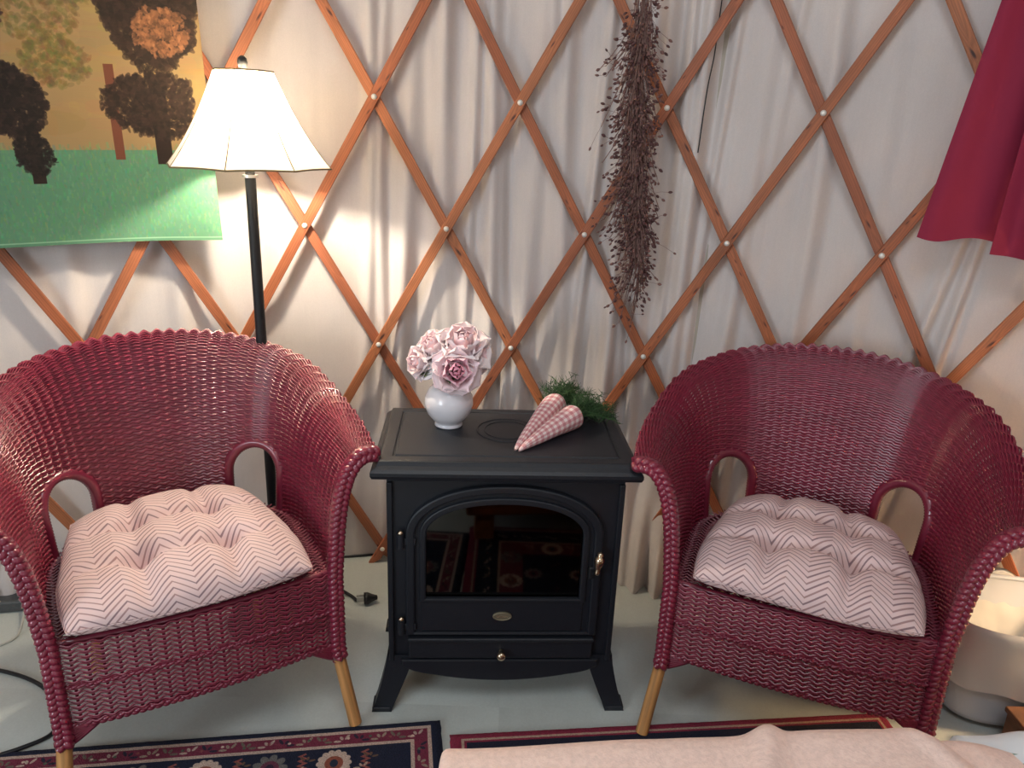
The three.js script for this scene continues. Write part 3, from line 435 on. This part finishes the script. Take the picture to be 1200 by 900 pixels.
// ---------------------------------------------------------------- gingham carrots
{
  const ging = tex(128, 128, (x, y) => { const a = (x >> 6) & 1, b = (y >> 6) & 1, n = 1 + (hash2(x, y) - .5) * .05; const c = a && b ? [206, 136, 143] : (a || b) ? [228, 178, 181] : [250, 234, 231]; return [c[0] * n, c[1] * n, c[2] * n]; });
  const gm = std({ map: ging, roughness: .9 }), gr = [std({ color: 0x3c5c33, roughness: .8 }), std({ color: 0x2c4a2a, roughness: .8 })];
  const CRT = [[[.012, -1.455], [.110, -1.690], 1.0, .030, 'pink gingham cloth carrot lying nearer the vase', 5], [[.020, -1.451], [.150, -1.612], .92, .029, 'pink gingham cloth carrot lying nearer the stove edge', 6]];
  for (const [a, b, k, r, label, sd] of CRT) {
    const A = V(a[0], .602, a[1]), B = V(b[0], .602, b[1]), len = A.distanceTo(B), yaw = Math.atan2(B.x - A.x, B.z - A.z);
    const o = thing('cloth_carrot', label, 'decoration', [A.x, .602, A.z], yaw, 'gingham cloth carrots on the stove');
    // local: tip at origin, runs along +z, resting on y = 0
    const rad = (t) => r * (Math.pow(t, .72) * 1.02) * Math.sqrt(Math.max(0, 1 - Math.pow(Math.max(0, (t - .86) / .14), 2.4))) + .002 * (1 - t);
    mesh('body', gridGeo(36, 40, (u, v) => { const t = v, R = rad(t), an = u * Math.PI * 2, c = 1 + .03 * Math.sin(an * 3 + t * 9); return [Math.cos(an) * R * c, Math.max(R * .96 + Math.sin(an) * R * c, 0.0002) + .004 * t * 0, t * len, u * r * 6.28 / .0165, t * len / .0165]; }, true), gm, o);
    const R = rng(sd * 91), gl = [[], []];
    for (let i = 0; i < 70; i++) { const an = R() * 6.28, sp = .1 + R() * .9, L = .05 + R() * .06; const d = V(Math.cos(an) * sp, Math.abs(Math.sin(an)) * sp * .9 + .05, .75).normalize(), p0 = V((R() - .5) * .016, r * .9 + (R() - .5) * .016, len - .006); const pts = []; for (let s = 0; s <= 6; s++) { const t = s / 6; const q = p0.clone().addScaledVector(d, L * t); q.y -= .030 * t * t; q.y = Math.max(q.y, .003); q.x += .006 * Math.sin(t * 4 + i); pts.push(q); }
      gl[i & 1].push(tube(pts, (t) => .0011 * (1 - .5 * t), 4)); for (let s = 2; s <= 6; s++) for (let m = 0; m < 4; m++) { const q = pts[s], e = V(R() - .5, R() - .35, R() - .4).normalize().multiplyScalar(.012 + R() * .010); const tip = q.clone().add(e); tip.y = Math.max(tip.y, .0025); gl[i & 1].push(tube([q, tip], (t) => .0008 * (1 - .6 * t), 3, false)); } }
    gl.forEach((g, i) => { const m = mesh('greens', g, gr[i], o); m.userData.kind = 'stuff'; });
  }
}
// ---------------------------------------------------------------- floor lamp
{
  const lx = -.580, lz = -1.700, o = thing('floor_lamp', 'lit floor lamp with dark slim pole and cream bell shade behind the chair', 'lamp', [lx, 0, lz]);
  mesh('base', lathe([[.0001, .03], [.02, .03], [.05, .022], [.10, .018], [.125, .012], [.13, .004], [.13, 0], [.0001, 0]], 40), M.black, o);
  const pole = mesh('pole', [cyl(.0115, .0125, 1.09, 16, 0, .565, 0)], M.black, o); mesh('collar', cyl(.0165, .0165, .006, 20, 0, 1.112, 0), std({ color: 0xd8d8d8, metalness: .8, roughness: .3 }), pole);
  mesh('upper_stem', cyl(.010, .010, .06, 16, 0, 1.145, 0), M.black, o);
  mesh('socket', lathe([[.0001, 1.165], [.016, 1.165], [.018, 1.18], [.016, 1.205], [.0001, 1.205]], 20), M.brass, o);
  const NP = 8, prof = (t) => lerp(.062, .173, t) + .030 * (Math.pow(t, 2.6) - t), yT = 1.322, yB = 1.132;
  const lin = phy({ color: 0xf6ecd8, roughness: .95, transmission: .42, thickness: 0, side: THREE.DoubleSide });
  const trim = std({ color: 0x8d7a58, roughness: .8 });
  const rot = 0.06; const corner = (k, t) => { const a = (k + .0) / NP * Math.PI * 2 + rot, r = prof(t); return V(Math.sin(a) * r, lerp(yT, yB, t) - 0, Math.cos(a) * r); };
  const sh = new THREE.Group(); sh.name = 'shade'; o.add(sh);
  for (let k = 0; k < NP; k++) { mesh('panel', gridGeo(6, 16, (u, v) => { const p = corner(k, v).lerp(corner(k + 1, v), u); const y = .0015 * Math.sin(Math.PI * u) * Math.pow(v, 6); return [p.x, p.y + y, p.z]; }), lin, sh); const s = []; for (let i = 0; i <= 16; i++) s.push(corner(k, i / 16)); mesh('seam', tube(s, .0011, 5), trim, sh); }
  const loop = (t) => { const p = []; for (let k = 0; k <= NP; k++) for (let i = 0; i < (k < NP ? 6 : 1); i++) { const q = corner(k, t).lerp(corner(k + 1, t), i / 6); q.y += .0015 * Math.sin(Math.PI * i / 6) * Math.pow(t, 6); p.push(q); } return tube(p, .0018, 6); };
  mesh('hem', [loop(0)], trim, sh); mesh('hem', [loop(1)], trim, sh);
  const sp = []; for (let k = 0; k < 4; k++) sp.push(tube([V(0, yT - .004, 0), corner(k * 2, 0.02)], .0014, 5)); mesh('spider', sp, M.brass, sh);
  mesh('harp', tube(curve([[.014, 1.19, 0], [.032, 1.23, 0], [.030, 1.28, 0], [0, 1.318, 0], [-.030, 1.28, 0], [-.032, 1.23, 0], [-.014, 1.19, 0]], 30), .0014, 5), M.brass, o);
  mesh('finial', lathe([[.0001, 1.318], [.006, 1.318], [.005, 1.326], [.0085, 1.330], [.0105, 1.338], [.009, 1.346], [.004, 1.351], [.0001, 1.352]], 18), M.black, o);
  const bulb = lathe([[.0001, 1.205], [.012, 1.207], [.014, 1.215], [.022, 1.235], [.026, 1.252], [.022, 1.270], [.012, 1.280], [.0001, 1.283]], 20);
  mesh('bulb', bulb, std({ color: 0xffffff, emissive: new THREE.Color(1, .82, .58), emissiveIntensity: 6 }), o);
  const pl = new THREE.PointLight(new THREE.Color(1, .87, .68), 1.9); pl.position.set(lx, 1.25, lz); pl.castShadow = true; pl.shadow.radius = 1.2; scene.add(pl);
}
// ---------------------------------------------------------------- tapestry (plain landscape stand in)
{
  const T = canvasTex(1024, 1024, (c, w, h) => {
    const R = rng(8); c.fillStyle = '#9c8158'; c.fillRect(0, 0, w, h);
    for (let i = 0; i < 900; i++) { c.fillStyle = `rgba(${120 + R() * 90},${95 + R() * 75},${50 + R() * 60},.10)`; c.beginPath(); c.ellipse(R() * w, R() * h * .75, 10 + R() * 60, 5 + R() * 22, 0, 0, 7); c.fill(); }
    // pale foliage, far off
    for (let i = 0; i < 1500; i++) { const a = R() * 6.28, rr = Math.sqrt(R()); const [x, y, sx, sy] = [[720, 640, 70, 50], [690, 540, 90, 60], [740, 480, 110, 50], [300, 560, 160, 90]][i % 4]; c.fillStyle = `rgba(${80 + R() * 50},${72 + R() * 40},${40 + R() * 25},.30)`; c.beginPath(); c.ellipse(x + Math.cos(a) * rr * sx, y + Math.sin(a) * rr * sy, 3 + R() * 8, 2 + R() * 5, R() * 3, 0, 7); c.fill(); }
    // meadow
    const gy = .80 * h; c.fillStyle = '#5c8c6c'; c.fillRect(0, gy, w, h - gy);
    for (let i = 0; i < 5200; i++) { const y = gy - 4 + R() * (h - gy); c.strokeStyle = `rgba(${60 + R() * 80},${115 + R() * 65},${80 + R() * 55},.30)`; c.lineWidth = 1 + R() * 4; c.beginPath(); const x = R() * w; c.moveTo(x, y); c.lineTo(x + (R() - .5) * 8, y - 4 - R() * 10); c.stroke(); }
    // dark leafy trees and boulders
    const clump = (x, y, rx, ry, n, r0, col) => { for (let i = 0; i < n * 5; i++) { const a = R() * 6.28, q = Math.pow(R(), .55); const k = .6 + .8 * R(), m = .82 + .3 * vnoise(a * 3 + x, y); c.fillStyle = `rgba(${col[0] * k | 0},${col[1] * k | 0},${col[2] * k | 0},.55)`; c.beginPath(); c.ellipse(x + Math.cos(a) * q * rx * m * 1.1, y + Math.sin(a) * q * ry * m * 1.1, r0 * (.25 + .5 * R()), r0 * (.12 + .3 * R()), R() * 3, 0, 7); c.fill(); } };
    c.fillStyle = '#6b3d2b'; c.fillRect(812, 640, 20, 200); c.fillStyle = '#2a1d17'; c.fillRect(900, 660, 34, 190); c.fillRect(640, 760, 26, 130);
    clump(920, 520, 100, 120, 420, 20, [44, 31, 25]); clump(900, 720, 90, 66, 240, 16, [40, 28, 23]); clump(935, 570, 60, 44, 120, 12, [128, 86, 58]);
    clump(610, 720, 74, 66, 260, 16, [34, 25, 22]); clump(650, 830, 36, 40, 90, 11, [32, 24, 21]); clump(590, 560, 40, 26, 90, 10, [58, 36, 32]); clump(160, 640, 150, 130, 300, 20, [38, 28, 24]);
    for (let i = 0; i < 4000; i++) { c.fillStyle = `rgba(${R() * 255 | 0},${R() * 220 | 0},${R() * 160 | 0},.03)`; c.fillRect(R() * w, R() * h, 60 * R(), 1); }
    c.fillStyle = 'rgba(160,200,165,.7)'; c.fillRect(0, h - 9, w, 3);
  });
  const r0 = RL - 0.012, a1 = -0.2785, Wd = 1.02, top = 1.98; const g = sheetGeo(50, 40, (u, v) => { const th = a1 - (1 - u) * Wd / r0 + .012 * (v - .2) * -1 * u; const y = lerp(.948 - .030 * (1 - u), top, v); return onWall(r0 - .010 - .006 * Math.sin(u * 14 + v) * (1 - v) - .014 * gs(u - 1, .08) * (1 - v), th, y); }, .0016);
  tag(mesh('tapestry', g, std({ map: T, roughness: .92, bumpMap: weaveBump, bumpScale: .0004 })), 'woven landscape tapestry with dark shapes and green meadow hanging on the lattice', 'tapestry');
}
// ---------------------------------------------------------------- dried garland
{
  const o = thing('dried_flower_garland', 'long bunch of dried brown seed stems hanging on the lattice', 'garland', [0, 0, 0]); const R = rng(41), stems = [], pods = [[], []];
  const spine = (y) => { const t = (1.60 - y) / .86; const x = .262 + .034 * sstep(.25, .6, t) + .008 * Math.sin(t * 9) - .010 * sstep(.8, 1, t); const th = Math.asin((x - CX) / 2.42); return onWall(RL - .030 - .02 * Math.sin(t * 3), th, y); };
  const podG = lathe([[.0001, 0], [.0016, .001], [.0026, .0035], [.0022, .006], [.0008, .008], [.0001, .0085]], 6);
  for (let i = 0; i < 230; i++) {
    const y0 = 1.62 - Math.pow(R(), .9) * .62, L = .12 + R() * .16; const side = (R() - .5) * 2 - .2; const p = spine(y0), w = (.016 + .030 * R()) * (.65 + .8 * vnoise(y0 * 9, 3)); const pts = [];
    for (let s = 0; s <= 6; s++) { const t = s / 6, q = spine(Math.max(.745, y0 - L * t)); q.x += side * w * (0.3 + 1.1 * t * t) + .005 * Math.sin(i + t * 5); q.z += (.012 + .03 * hash2(i, 3)) * (0.4 + .6 * Math.sin(t * 3)); pts.push(q); }
    stems.push(tube(pts, .0010, 4, false));
    for (let k = 0; k < 7; k++) { const t = .25 + .75 * R(), q = pts[Math.min(6, Math.round(t * 6))].clone(); const out = V(side * .9 + (R() - .5) * 1.7, -.5 - R() * .5 + (R() < .2 ? .9 : 0), R() * .8 - .1).normalize(), l = .008 + R() * (R() < .2 ? .045 : .020), tip = q.clone().addScaledVector(out, l); stems.push(tube([q, q.clone().lerp(tip, .5).add(V(0, .002, 0)), tip], .0005, 3, false)); const g = podG.clone(); g.applyQuaternion(new THREE.Quaternion().setFromUnitVectors(V(0, 1, 0), out)); const sc = .8 + R() * .7; g.scale(sc, sc, sc); g.translate(tip.x, tip.y, tip.z); pods[k & 1].push(g); }
  }
  for (const [m, n, c] of [[stems, 'stems', 0x8a6c64]]) mesh(n, m, std({ color: c, roughness: .9 }), o).userData.kind = 'stuff';
  mesh('seed_pods', pods[0], std({ color: 0x5a3c3c, roughness: .85 }), o).userData.kind = 'stuff'; mesh('seed_pods', pods[1], std({ color: 0x7a5853, roughness: .85 }), o).userData.kind = 'stuff';
  mesh('tie', tube(curve([spine(1.63).add(V(0, .02, 0)), spine(1.58), spine(1.55)], 8), .012, 10), std({ color: 0x8a6a52, roughness: .9 }), o);
}
// thin dark cord hanging down the liner beside the garland
{ const p = []; for (const [x, y] of [[.458, 1.75], [.452, 1.52], [.449, 1.41], [.442, 1.34], [.436, 1.19]]) { const th = Math.asin((x - CX) / RW); p.push(onWall(linerR(th * RL, y) - .004, th, y)); } tag(mesh('hanging_cord', tube(curve(p, 40), .0016, 5), M.black), 'thin dark cord hanging down the pleated cloth beside the dried garland', 'cord'); }
// ---------------------------------------------------------------- curtains
{
  const m = phy({ color: 0x8e1b3e, roughness: .8, sheen: .4, sheenColor: new THREE.Color(.6, .2, .3), side: THREE.DoubleSide, bumpMap: weaveBump, bumpScale: .0003 });
  const panel = (a0t, a0b, a1, yb, inset, ph, seed) => sheetGeo(90, 40, (u, v) => { const a = lerp(lerp(a0b, a0t, v), a1, u), y = lerp(yb - .006 * Math.sin(u * 9), 2.02, v); const f = .020 * Math.sin(u * ph + seed + .5 * v) * (.55 + .45 * (1 - v)) + .006 * Math.sin(u * ph * 2.3 + 1); return onWall(RL - inset - f, a, y); }, .0016);
  tag(mesh('curtain', panel(.466, .409, .498, 1.035, .050, 5.2, .6), m), 'dark red curtain panel with free edge towards the lattice', 'curtain', 'dark red window curtains');
  tag(mesh('curtain', panel(.487, .470, .74, 1.012, .078, 24, 3.8), m), 'dark red curtain panel gathered in folds beside its narrow neighbour', 'curtain', 'dark red window curtains');
  tag(mesh('curtain_rod', tube([onWall(RL - .07, .42, 2.03), onWall(RL - .04, .6, 2.03), onWall(RL - .07, .78, 2.03)], .008, 10), M.black), 'slim black rod carrying the dark red curtains', 'rod');
}
// ================================================================ RUGS, BED, SMALL THINGS
{
  const flower = (c, x, y, r, n, pc, cc, core) => { c.fillStyle = pc; for (let k = 0; k < n; k++) { const a = k / n * 6.283; c.beginPath(); c.ellipse(x + Math.cos(a) * r * .72, y + Math.sin(a) * r * .72, r * .34, r * .24, a, 0, 7); c.fill(); } c.fillStyle = cc; c.beginPath(); c.arc(x, y, r * .55, 0, 7); c.fill(); c.fillStyle = core; c.beginPath(); c.ellipse(x, y, r * .24, r * .3, 0, 0, 7); c.fill(); };
  const sprig = (c, x, y, a, s, col) => { c.save(); c.translate(x, y); c.rotate(a); c.fillStyle = col; for (const [px, py, rx, ry, ro] of [[-s, 0, s * .7, s * .28, .5], [s, 0, s * .7, s * .28, -.5], [0, -s * .3, s * .3, s * .5, 0]]) { c.beginPath(); c.ellipse(px, py, rx, ry, ro, 0, 7); c.fill(); } c.restore(); };
  const PX = 1500;   // pixels per metre
  function rugTex(kind, seed) {
    const W = kind ? 1470 : 1800, H = 1050; return canvasTex(W, H, (c) => {
      const R = rng(seed), S = PX; const ins = (m, col) => { c.fillStyle = col; c.fillRect(m * S, m * S, W - 2 * m * S, H - 2 * m * S); };
      const wob = (m, th, col) => { c.strokeStyle = col; c.lineWidth = th * S; c.strokeRect(m * S, m * S, W - 2 * m * S, H - 2 * m * S); };
      const B = kind ? { a: .026, b: .034, c: .100, navy: '#191c33' } : { a: .026, b: .032, c: .062 };
      if (kind) { ins(0, '#8a2740'); wob(B.a, .006, '#b59a86'); ins(B.b, '#1b1d30'); ins(B.c, '#7c2a3a'); wob(B.c, .007, '#b59a86'); ins(B.c + .07, '#1b1d30'); }
      else { ins(0, '#181f36'); ins(B.a, '#762a40'); wob(B.a, .008, '#c3a99a'); ins(B.c, '#181d34'); wob(B.c, .008, '#c3a99a'); }
      const mid = kind ? (B.b + B.c) / 2 : (B.a + B.c) / 2; const along = (m, step, fn) => { let k = 0; for (let x = m + step; x < W / S - m; x += step) { fn(x * S, m * S, 0, k); fn(x * S, H - m * S, Math.PI, k++); } for (let y = m + step; y < H / S - m; y += step) { fn(m * S, y * S, -1.57, k); fn(W - m * S, y * S, 1.57, k++); } };
      along(mid, .038, (x, y, a, k) => sprig(c, x, y, a + (k & 1 ? .5 : -.5), 17, ['#b8a294', '#2b2438', '#9b8a78', '#6f6558'][k % 4]));
      along(mid, .021, (x, y, a, k) => { if (k % 2) { c.fillStyle = ['#d2bba8', '#8d4a4a', '#54604f'][k % 3]; c.beginPath(); c.arc(x + (R() - .5) * 14, y + (R() - .5) * 14, 5, 0, 7); c.fill(); } });
      const f0 = kind ? B.c + .035   : B.c + .044; let kk = 0;
      along(f0, .125, (x, y, a, k) => { if (k % 2) flower(c, x, y, 50, 9, '#6e6b68', '#6a3548', '#2c2138'); else flower(c, x, y, 50, 14, '#c9b0a0', '#94503f', '#222a3e'); });
      along(f0, .0625, (x, y, a, k) => { if (Math.abs((k % 2)) === 0) { c.strokeStyle = '#93514b'; c.lineWidth = 7; c.beginPath(); for (let i = -5; i <= 5; i++) c.lineTo(x + (i & 1 ? 9 : -9), y + i * 9); c.stroke(); sprig(c, x + 14, y - 22, .3, 15, '#6a5040'); sprig(c, x - 12, y + 18, -.5, 14, '#b49a8a'); } });
      for (let y = .16 + f0; y < .55; y += .13) for (let x = .2; x < 1.1; x += .13) { flower(c, x * S, y * S, 40, 10, ['#8a7a74', '#c0a898'][((x + y) * 10 | 0) & 1], '#7a3044', '#202840'); sprig(c, (x + .065) * S, (y + .05) * S, R() * 6, 18, '#6b3a44'); }
      const id = c.getImageData(0, 0, W, H), d = id.data; for (let i = 0; i < d.length; i += 4) { const n = .86 + .28 * hash2((i >> 2) % W >> 1, (i >> 2) / W >> 1); d[i] *= n; d[i + 1] *= n; d[i + 2] *= n; } c.putImageData(id, 0, 0);
    });
  }
  const pileB = tex(256, 256, (x, y) => grey(255 * hash2(x, y)), false); pileB.repeat.set(4, 3);
  function rug(kind, x0, z0, ang, left, label) { // corner at (x0, z0): left ? far right corner : far left corner
    const w = left ? 1.2 : .98, d = .7; const g = gridGeo(120, 70, (u, v) => { const x = left ? -w + u * w : u * w, z = v * d; const ed = Math.min(u * w, (1 - u) * w, v * d, (1 - v) * d); const y = .0105 * sstep(-.002, .010, ed) + .0012 * (fbm(u * 130, v * 80, 2) - .5); const rag = ed < .004 ? .0018 * (hash2(u * 999, v * 777) - .5) : 0; return [x + rag, y + .0008, z + rag, u, 1 - v]; });
    const ix = g.index.array; for (let k = 0; k < ix.length; k += 3) { const t = ix[k]; ix[k] = ix[k + 1]; ix[k + 1] = t; } g.computeVertexNormals();
    const o = mesh('rug', g, std({ map: rugTex(kind, 5 + kind), roughness: 1, bumpMap: pileB, bumpScale: .002 })); o.position.set(x0, 0, z0); o.rotation.y = ang; tag(o, label, 'rug', 'oriental rugs'); return o;
  }
  rug(0, -.127, -1.352, .155, true, 'oriental rug with navy edge and red floral border under the lamp side chair');
  rug(1, -.103, -1.311, .120, false, 'oriental rug with red edge and navy band reaching under the blanket');
}
{ // bed and blanket in the foreground
  const bed = thing('bed', 'low bed under the pale pink blanket', 'bed', [.62, 0, .12]); const bedT = std({ color: 0xe8e2dc, roughness: .95 });
  mesh('mattress', rbox(1.36, .21, 1.78, .05, 0, .330, 0, 4), bedT, bed); mesh('bed_base', rbox(1.32, .12, 1.72, .01, 0, .165, 0), M.slats[1], bed);
  for (const x of [-.6, .6]) for (const z of [-.8, .8]) mesh('leg', rbox(.06, .105, .06, .006, x, .0525, z), M.slats[2], bed);
  const fl = tex(256, 256, (x, y) => { const n = fbm(x / 5, y / 5, 3, 51, 51), k = 1 + (n - .5) * .10 + (hash2(x, y) - .5) * .04; return [250 * k, 222 * k, 210 * k]; });
  const bm = phy({ map: fl, roughness: 1, sheen: .5, sheenRoughness: .8, sheenColor: new THREE.Color(.5, .38, .35), bumpMap: fl, bumpScale: .003 });
  const drape = (x0, x1, z0, z1, y0, rad, drop, bump) => sheetGeo(150, 110, (u, v) => { // v=0 far foot end (hangs down), v=1 near
    const L = z1 - z0 + drop, s = v * L; let y = y0, z; if (s < drop) { z = z0; y = y0 - (drop - s); } else z = z0 + (s - drop);
    const cx = (u * 2 - 1), x = lerp(x0, x1, u); const k = drop - s; // rounded corner
    if (Math.abs(k) < rad) { const t = (s - (drop - rad)) / (2 * rad), a = t * Math.PI / 2; z = z0 + rad - rad * Math.cos(a); y = y0 - rad + rad * Math.sin(a); }
    const e = 1 - Math.abs(cx), lo = sstep(.10, 0, e); return V(x - Math.sign(cx) * .02 * lo, y + bump(x, z) * (k < rad ? 1 : .2) - .05 * lo * lo, z + (k > 0 ? .012 * Math.sin(x * 25) * clamp(k / .2) : 0)); }, .010, (u, v) => [u * (x1 - x0) / .25, v * (z1 - z0 + drop) / .25]);
  const blanket = mesh('blanket', drape(-.10, .70, -.815, .9, .478, .035, .22, (x, z) => .020 * gs(x - .42, .30) + .020 * gs(x - .52, .15) - .018 * sstep(.2, -.09, x) + .016 * gs(x - .345 + (z + .8) * .3, .018) * sstep(-.3, -.75, z) + .007 * gs(x - .53 - (z + .8) * .6, .02) - .010 * gs(x - .57 - (z + .8) * .6, .015) + .010 * (fbm(x * 5 + 3, z * 5 + 9, 3) - .5)), bm);
  tag(blanket, 'pale pink fleece blanket spread over the bed in the foreground', 'blanket');
  const q = tex(256, 256, (x, y) => { const a = fbm(x / 30, y / 30, 3, 8, 8), g = sstep(.60, .66, a); return [lerp(232, 120, g), lerp(238, 150, g), lerp(242, 128, g)]; });
  tag(mesh('quilt', drape(.58, 1.30, -.835, .9, .492, .03, .2, (x, z) => .012 * gs(x - .70, .035) + .006 * (fbm(x * 8, z * 8, 3) - .5)), std({ map: q, roughness: .95 })), 'white quilt with green print beside the pink blanket on the bed', 'quilt');
}
{ // waste bin and liner bag
  const bx = 1.145, bz = -1.478; const rr = (a, w, d, p = 3.2) => { const c = Math.cos(a), s = Math.sin(a), k = Math.pow(Math.pow(Math.abs(c), p) + Math.pow(Math.abs(s), p), -1 / p); return [c * k * w, s * k * d]; };
  const H = .262, size = (t) => [lerp(.135, .160, t), lerp(.102, .126, t)];
  const bin = thing('waste_bin', 'white plastic waste bin standing behind the wicker chair', 'bin', [bx, 0, bz], -.10); const wp = phy({ color: 0xc6ccd6, roughness: .45 });
  mesh('body', gridGeo(64, 24, (u, v) => { const p = v < .2 ? 0 : 0; let y, t, sc = 1; if (v < .15) { sc = v / .15; y = .002 + .012 * Math.pow(sc, 4); t = 0; } else { t = (v - .15) / .85; y = lerp(.014, H, t); } const [x, z] = rr(u * Math.PI * 2, ...size(Math.pow(t, .8))); return [x * (sc * .95 + .05 * t), y, z * (sc * .95 + .05 * t)]; }, true), wp, bin);
  { const r = []; for (let i = 0; i <= 64; i++) { const [x, z] = rr(i / 64 * Math.PI * 2, ...size(1)); r.push(V(x, H, z)); } mesh('rim', tube(r, .006, 8, false), wp, bin); }
  const R = rng(3); const bag = mesh('bin_liner', gridGeo(120, 40, (u, v) => { const a = u * Math.PI * 2; let y, o; const wr = .006 * (fbm(u * 24, v * 5, 3, 24) - .5), hem = .03 * (fbm(u * 8 + 4, 1, 2, 8) - .5); if (v < .3) { const t = v / .3; y = lerp(.12 + hem, H + .008, t); o = lerp(.016, .013, t); } else { const t = (v - .3) / .7; y = lerp(H + .010, .03, t); o = lerp(.009, -.022, t) ; } const [x, z] = rr(a, ...size(clamp(y / H))); const L = Math.hypot(x, z); const rim = gs((v - .3), .06) * .012 * Math.sin(u * 40 + 3 * Math.sin(u * 9)); return [x * (1 + (o + wr) / L), y + rim + .01 * gs(v - .3, .1) * Math.sin(u * 12.6), z * (1 + (o + wr) / L)]; }, true), phy({ color: 0xd6d6d4, roughness: .55, transmission: .10, thickness: 0, side: THREE.DoubleSide })); bag.position.set(bx, 0, bz); bag.rotation.y = -.10;
  tag(bag, 'white plastic liner bag folded over the rim of the waste bin', 'bag');
}
{ // small brown wooden box by the bin, night stand and lit table lamp beyond the frame
  const b = thing('wooden_box', 'small brown wooden box standing beside the waste bin', 'box', [1.17, 0, -1.245], 0); const w = std({ map: woodTex(112, 74, 50, 71, 2), roughness: .6 });
  mesh('side_panel', rbox(.012, .092, .19, .003, -.084, .046, 0), w, b); mesh('side_panel', rbox(.012, .092, .19, .003, .084, .046, 0), w, b); mesh('side_panel', rbox(.156, .092, .012, .003, 0, .046, .089), w, b); mesh('side_panel', rbox(.156, .092, .012, .003, 0, .046, -.089), w, b); mesh('lid', rbox(.188, .014, .202, .004, 0, .099, 0), w, b);
  const NX = 1.405, NZ = -1.265, NH = .32; const n = thing('night_stand', 'small wooden night stand between the bin and the bed', 'table', [NX, 0, NZ], -.7); mesh('table_top', rbox(.22, .02, .22, .005, 0, NH - .01, 0), w, n); for (const x of [-.085, .085]) for (const z of [-.085, .085]) mesh('leg', rbox(.026, NH - .02, .026, .004, x, NH / 2 - .01, z), w, n); mesh('apron', [rbox(.17, .05, .012, .003, 0, NH - .045, .085), rbox(.17, .05, .012, .003, 0, NH - .045, -.085)], w, n);
  const l = thing('table_lamp', 'lit small table lamp on the night stand', 'lamp', [NX, NH, NZ]); mesh('base', lathe([[.0001, 0], [.05, 0], [.052, .008], [.03, .016], [.016, .04], [.026, .07], [.016, .10], [.010, .12], [.0001, .12]], 28), M.stove, l);
  mesh('bulb', tf(new THREE.SphereGeometry(.028, 20, 14), 0, .150, 0), std({ color: 0xffffff, emissive: new THREE.Color(1, .66, .32), emissiveIntensity: 8 }), l);
  mesh('shade', gridGeo(40, 4, (u, v) => { const a = u * 6.2832, r = lerp(.10, .06, v); return [Math.cos(a) * r, lerp(.10, .23, v), Math.sin(a) * r]; }, true), phy({ color: 0xf3e2c2, roughness: .95, transmission: .5, thickness: 0, side: THREE.DoubleSide }), l);
  const p = new THREE.PointLight(new THREE.Color(1, .68, .38), 1.5); p.position.set(NX, NH + .150, NZ); p.castShadow = true; p.shadow.radius = 1.4; scene.add(p);
}
{ // power strip, plugs and cables
  const s = thing('power_strip', 'grey power strip lying on the floor behind the wicker chair', 'power strip', [-1.295, 0, -1.69], .22); mesh('housing', rbox(.25, .034, .055, .008, 0, .017, 0), std({ color: 0x4b4d4e, roughness: .5 }), s); for (const x of [-.08, -.03]) mesh('socket', rbox(.03, .003, .03, .001, x, .0348, 0), M.black, s);
  const a = thing('power_adapter', 'white plug in adapter on the power strip', 'adapter', [-1.225, .035, -1.705], .22); mesh('housing', rbox(.042, .05, .042, .006, 0, .026, 0), std({ color: 0xd9dbd8, roughness: .4 }), a);
  const b = thing('power_adapter', 'grey flat adapter at the far end of the power strip', 'adapter', [-1.335, .035, -1.682], .22); mesh('housing', rbox(.06, .03, .045, .006, 0, .016, 0), std({ color: 0x9b9d99, roughness: .45 }), b);
  const cable = (pts, r, mat, label) => tag(mesh('cable', tube(curve(pts, 60), r, 7), mat), label, 'cable');
  cable([[-1.45, .005, -1.40], [-1.25, .005, -1.455], [-1.13, .005, -1.445], [-1.02, .005, -1.40], [-.95, .005, -1.33], [-.925, .005, -1.27], [-.96, .008, -1.225], [-1.06, .0145, -1.165], [-1.2, .015, -1.13]], .0045, M.black, 'thick black cable looping over the floor beside the wicker chair');
  cable([[-1.215, .055, -1.675], [-1.20, .02, -1.62], [-1.19, .004, -1.57], [-1.23, .004, -1.52], [-1.32, .004, -1.49], [-1.42, .004, -1.50]], .003, std({ color: 0xb9b8b0, roughness: .5 }), 'thin pale grey cable running from the white adapter over the floor');
  cable([[-.36, .004, -2.02], [-.50, .004, -1.99], [-.66, .004, -1.97], [-.85, .004, -1.90]], .0035, M.black, 'thin black cable lying along the foot of the cloth wall');
  cable([[-.395, .0045, -1.775], [-.42, .0045, -1.80], [-.455, .02, -1.80], [-.475, .010, -1.77], [-.52, .0045, -1.77], [-.60, .0045, -1.84]], .0045, M.black, 'black cable with loop behind the wicker chair');
  const pg = thing('power_plug', 'black three pin plug on the floor between chair and stove', 'plug', [-.365, 0, -1.772], -1.35); mesh('housing', lathe([[.0001, -.026], [.006, -.025], [.010, -.012], [.016, 0], [.016, .010], [.0001, .011]], 16).rotateX(Math.PI / 2).translate(0, .0165, 0), M.black, pg); const pin = std({ color: 0xb8b6b0, metalness: .8, roughness: .35 }); for (const [x, y] of [[-.007, .021], [.007, .021], [0, .010]]) mesh('pin', rbox(.003, .007, .020, .001, x, y, .020), pin, pg);
}
renderer.render(scene, camera);
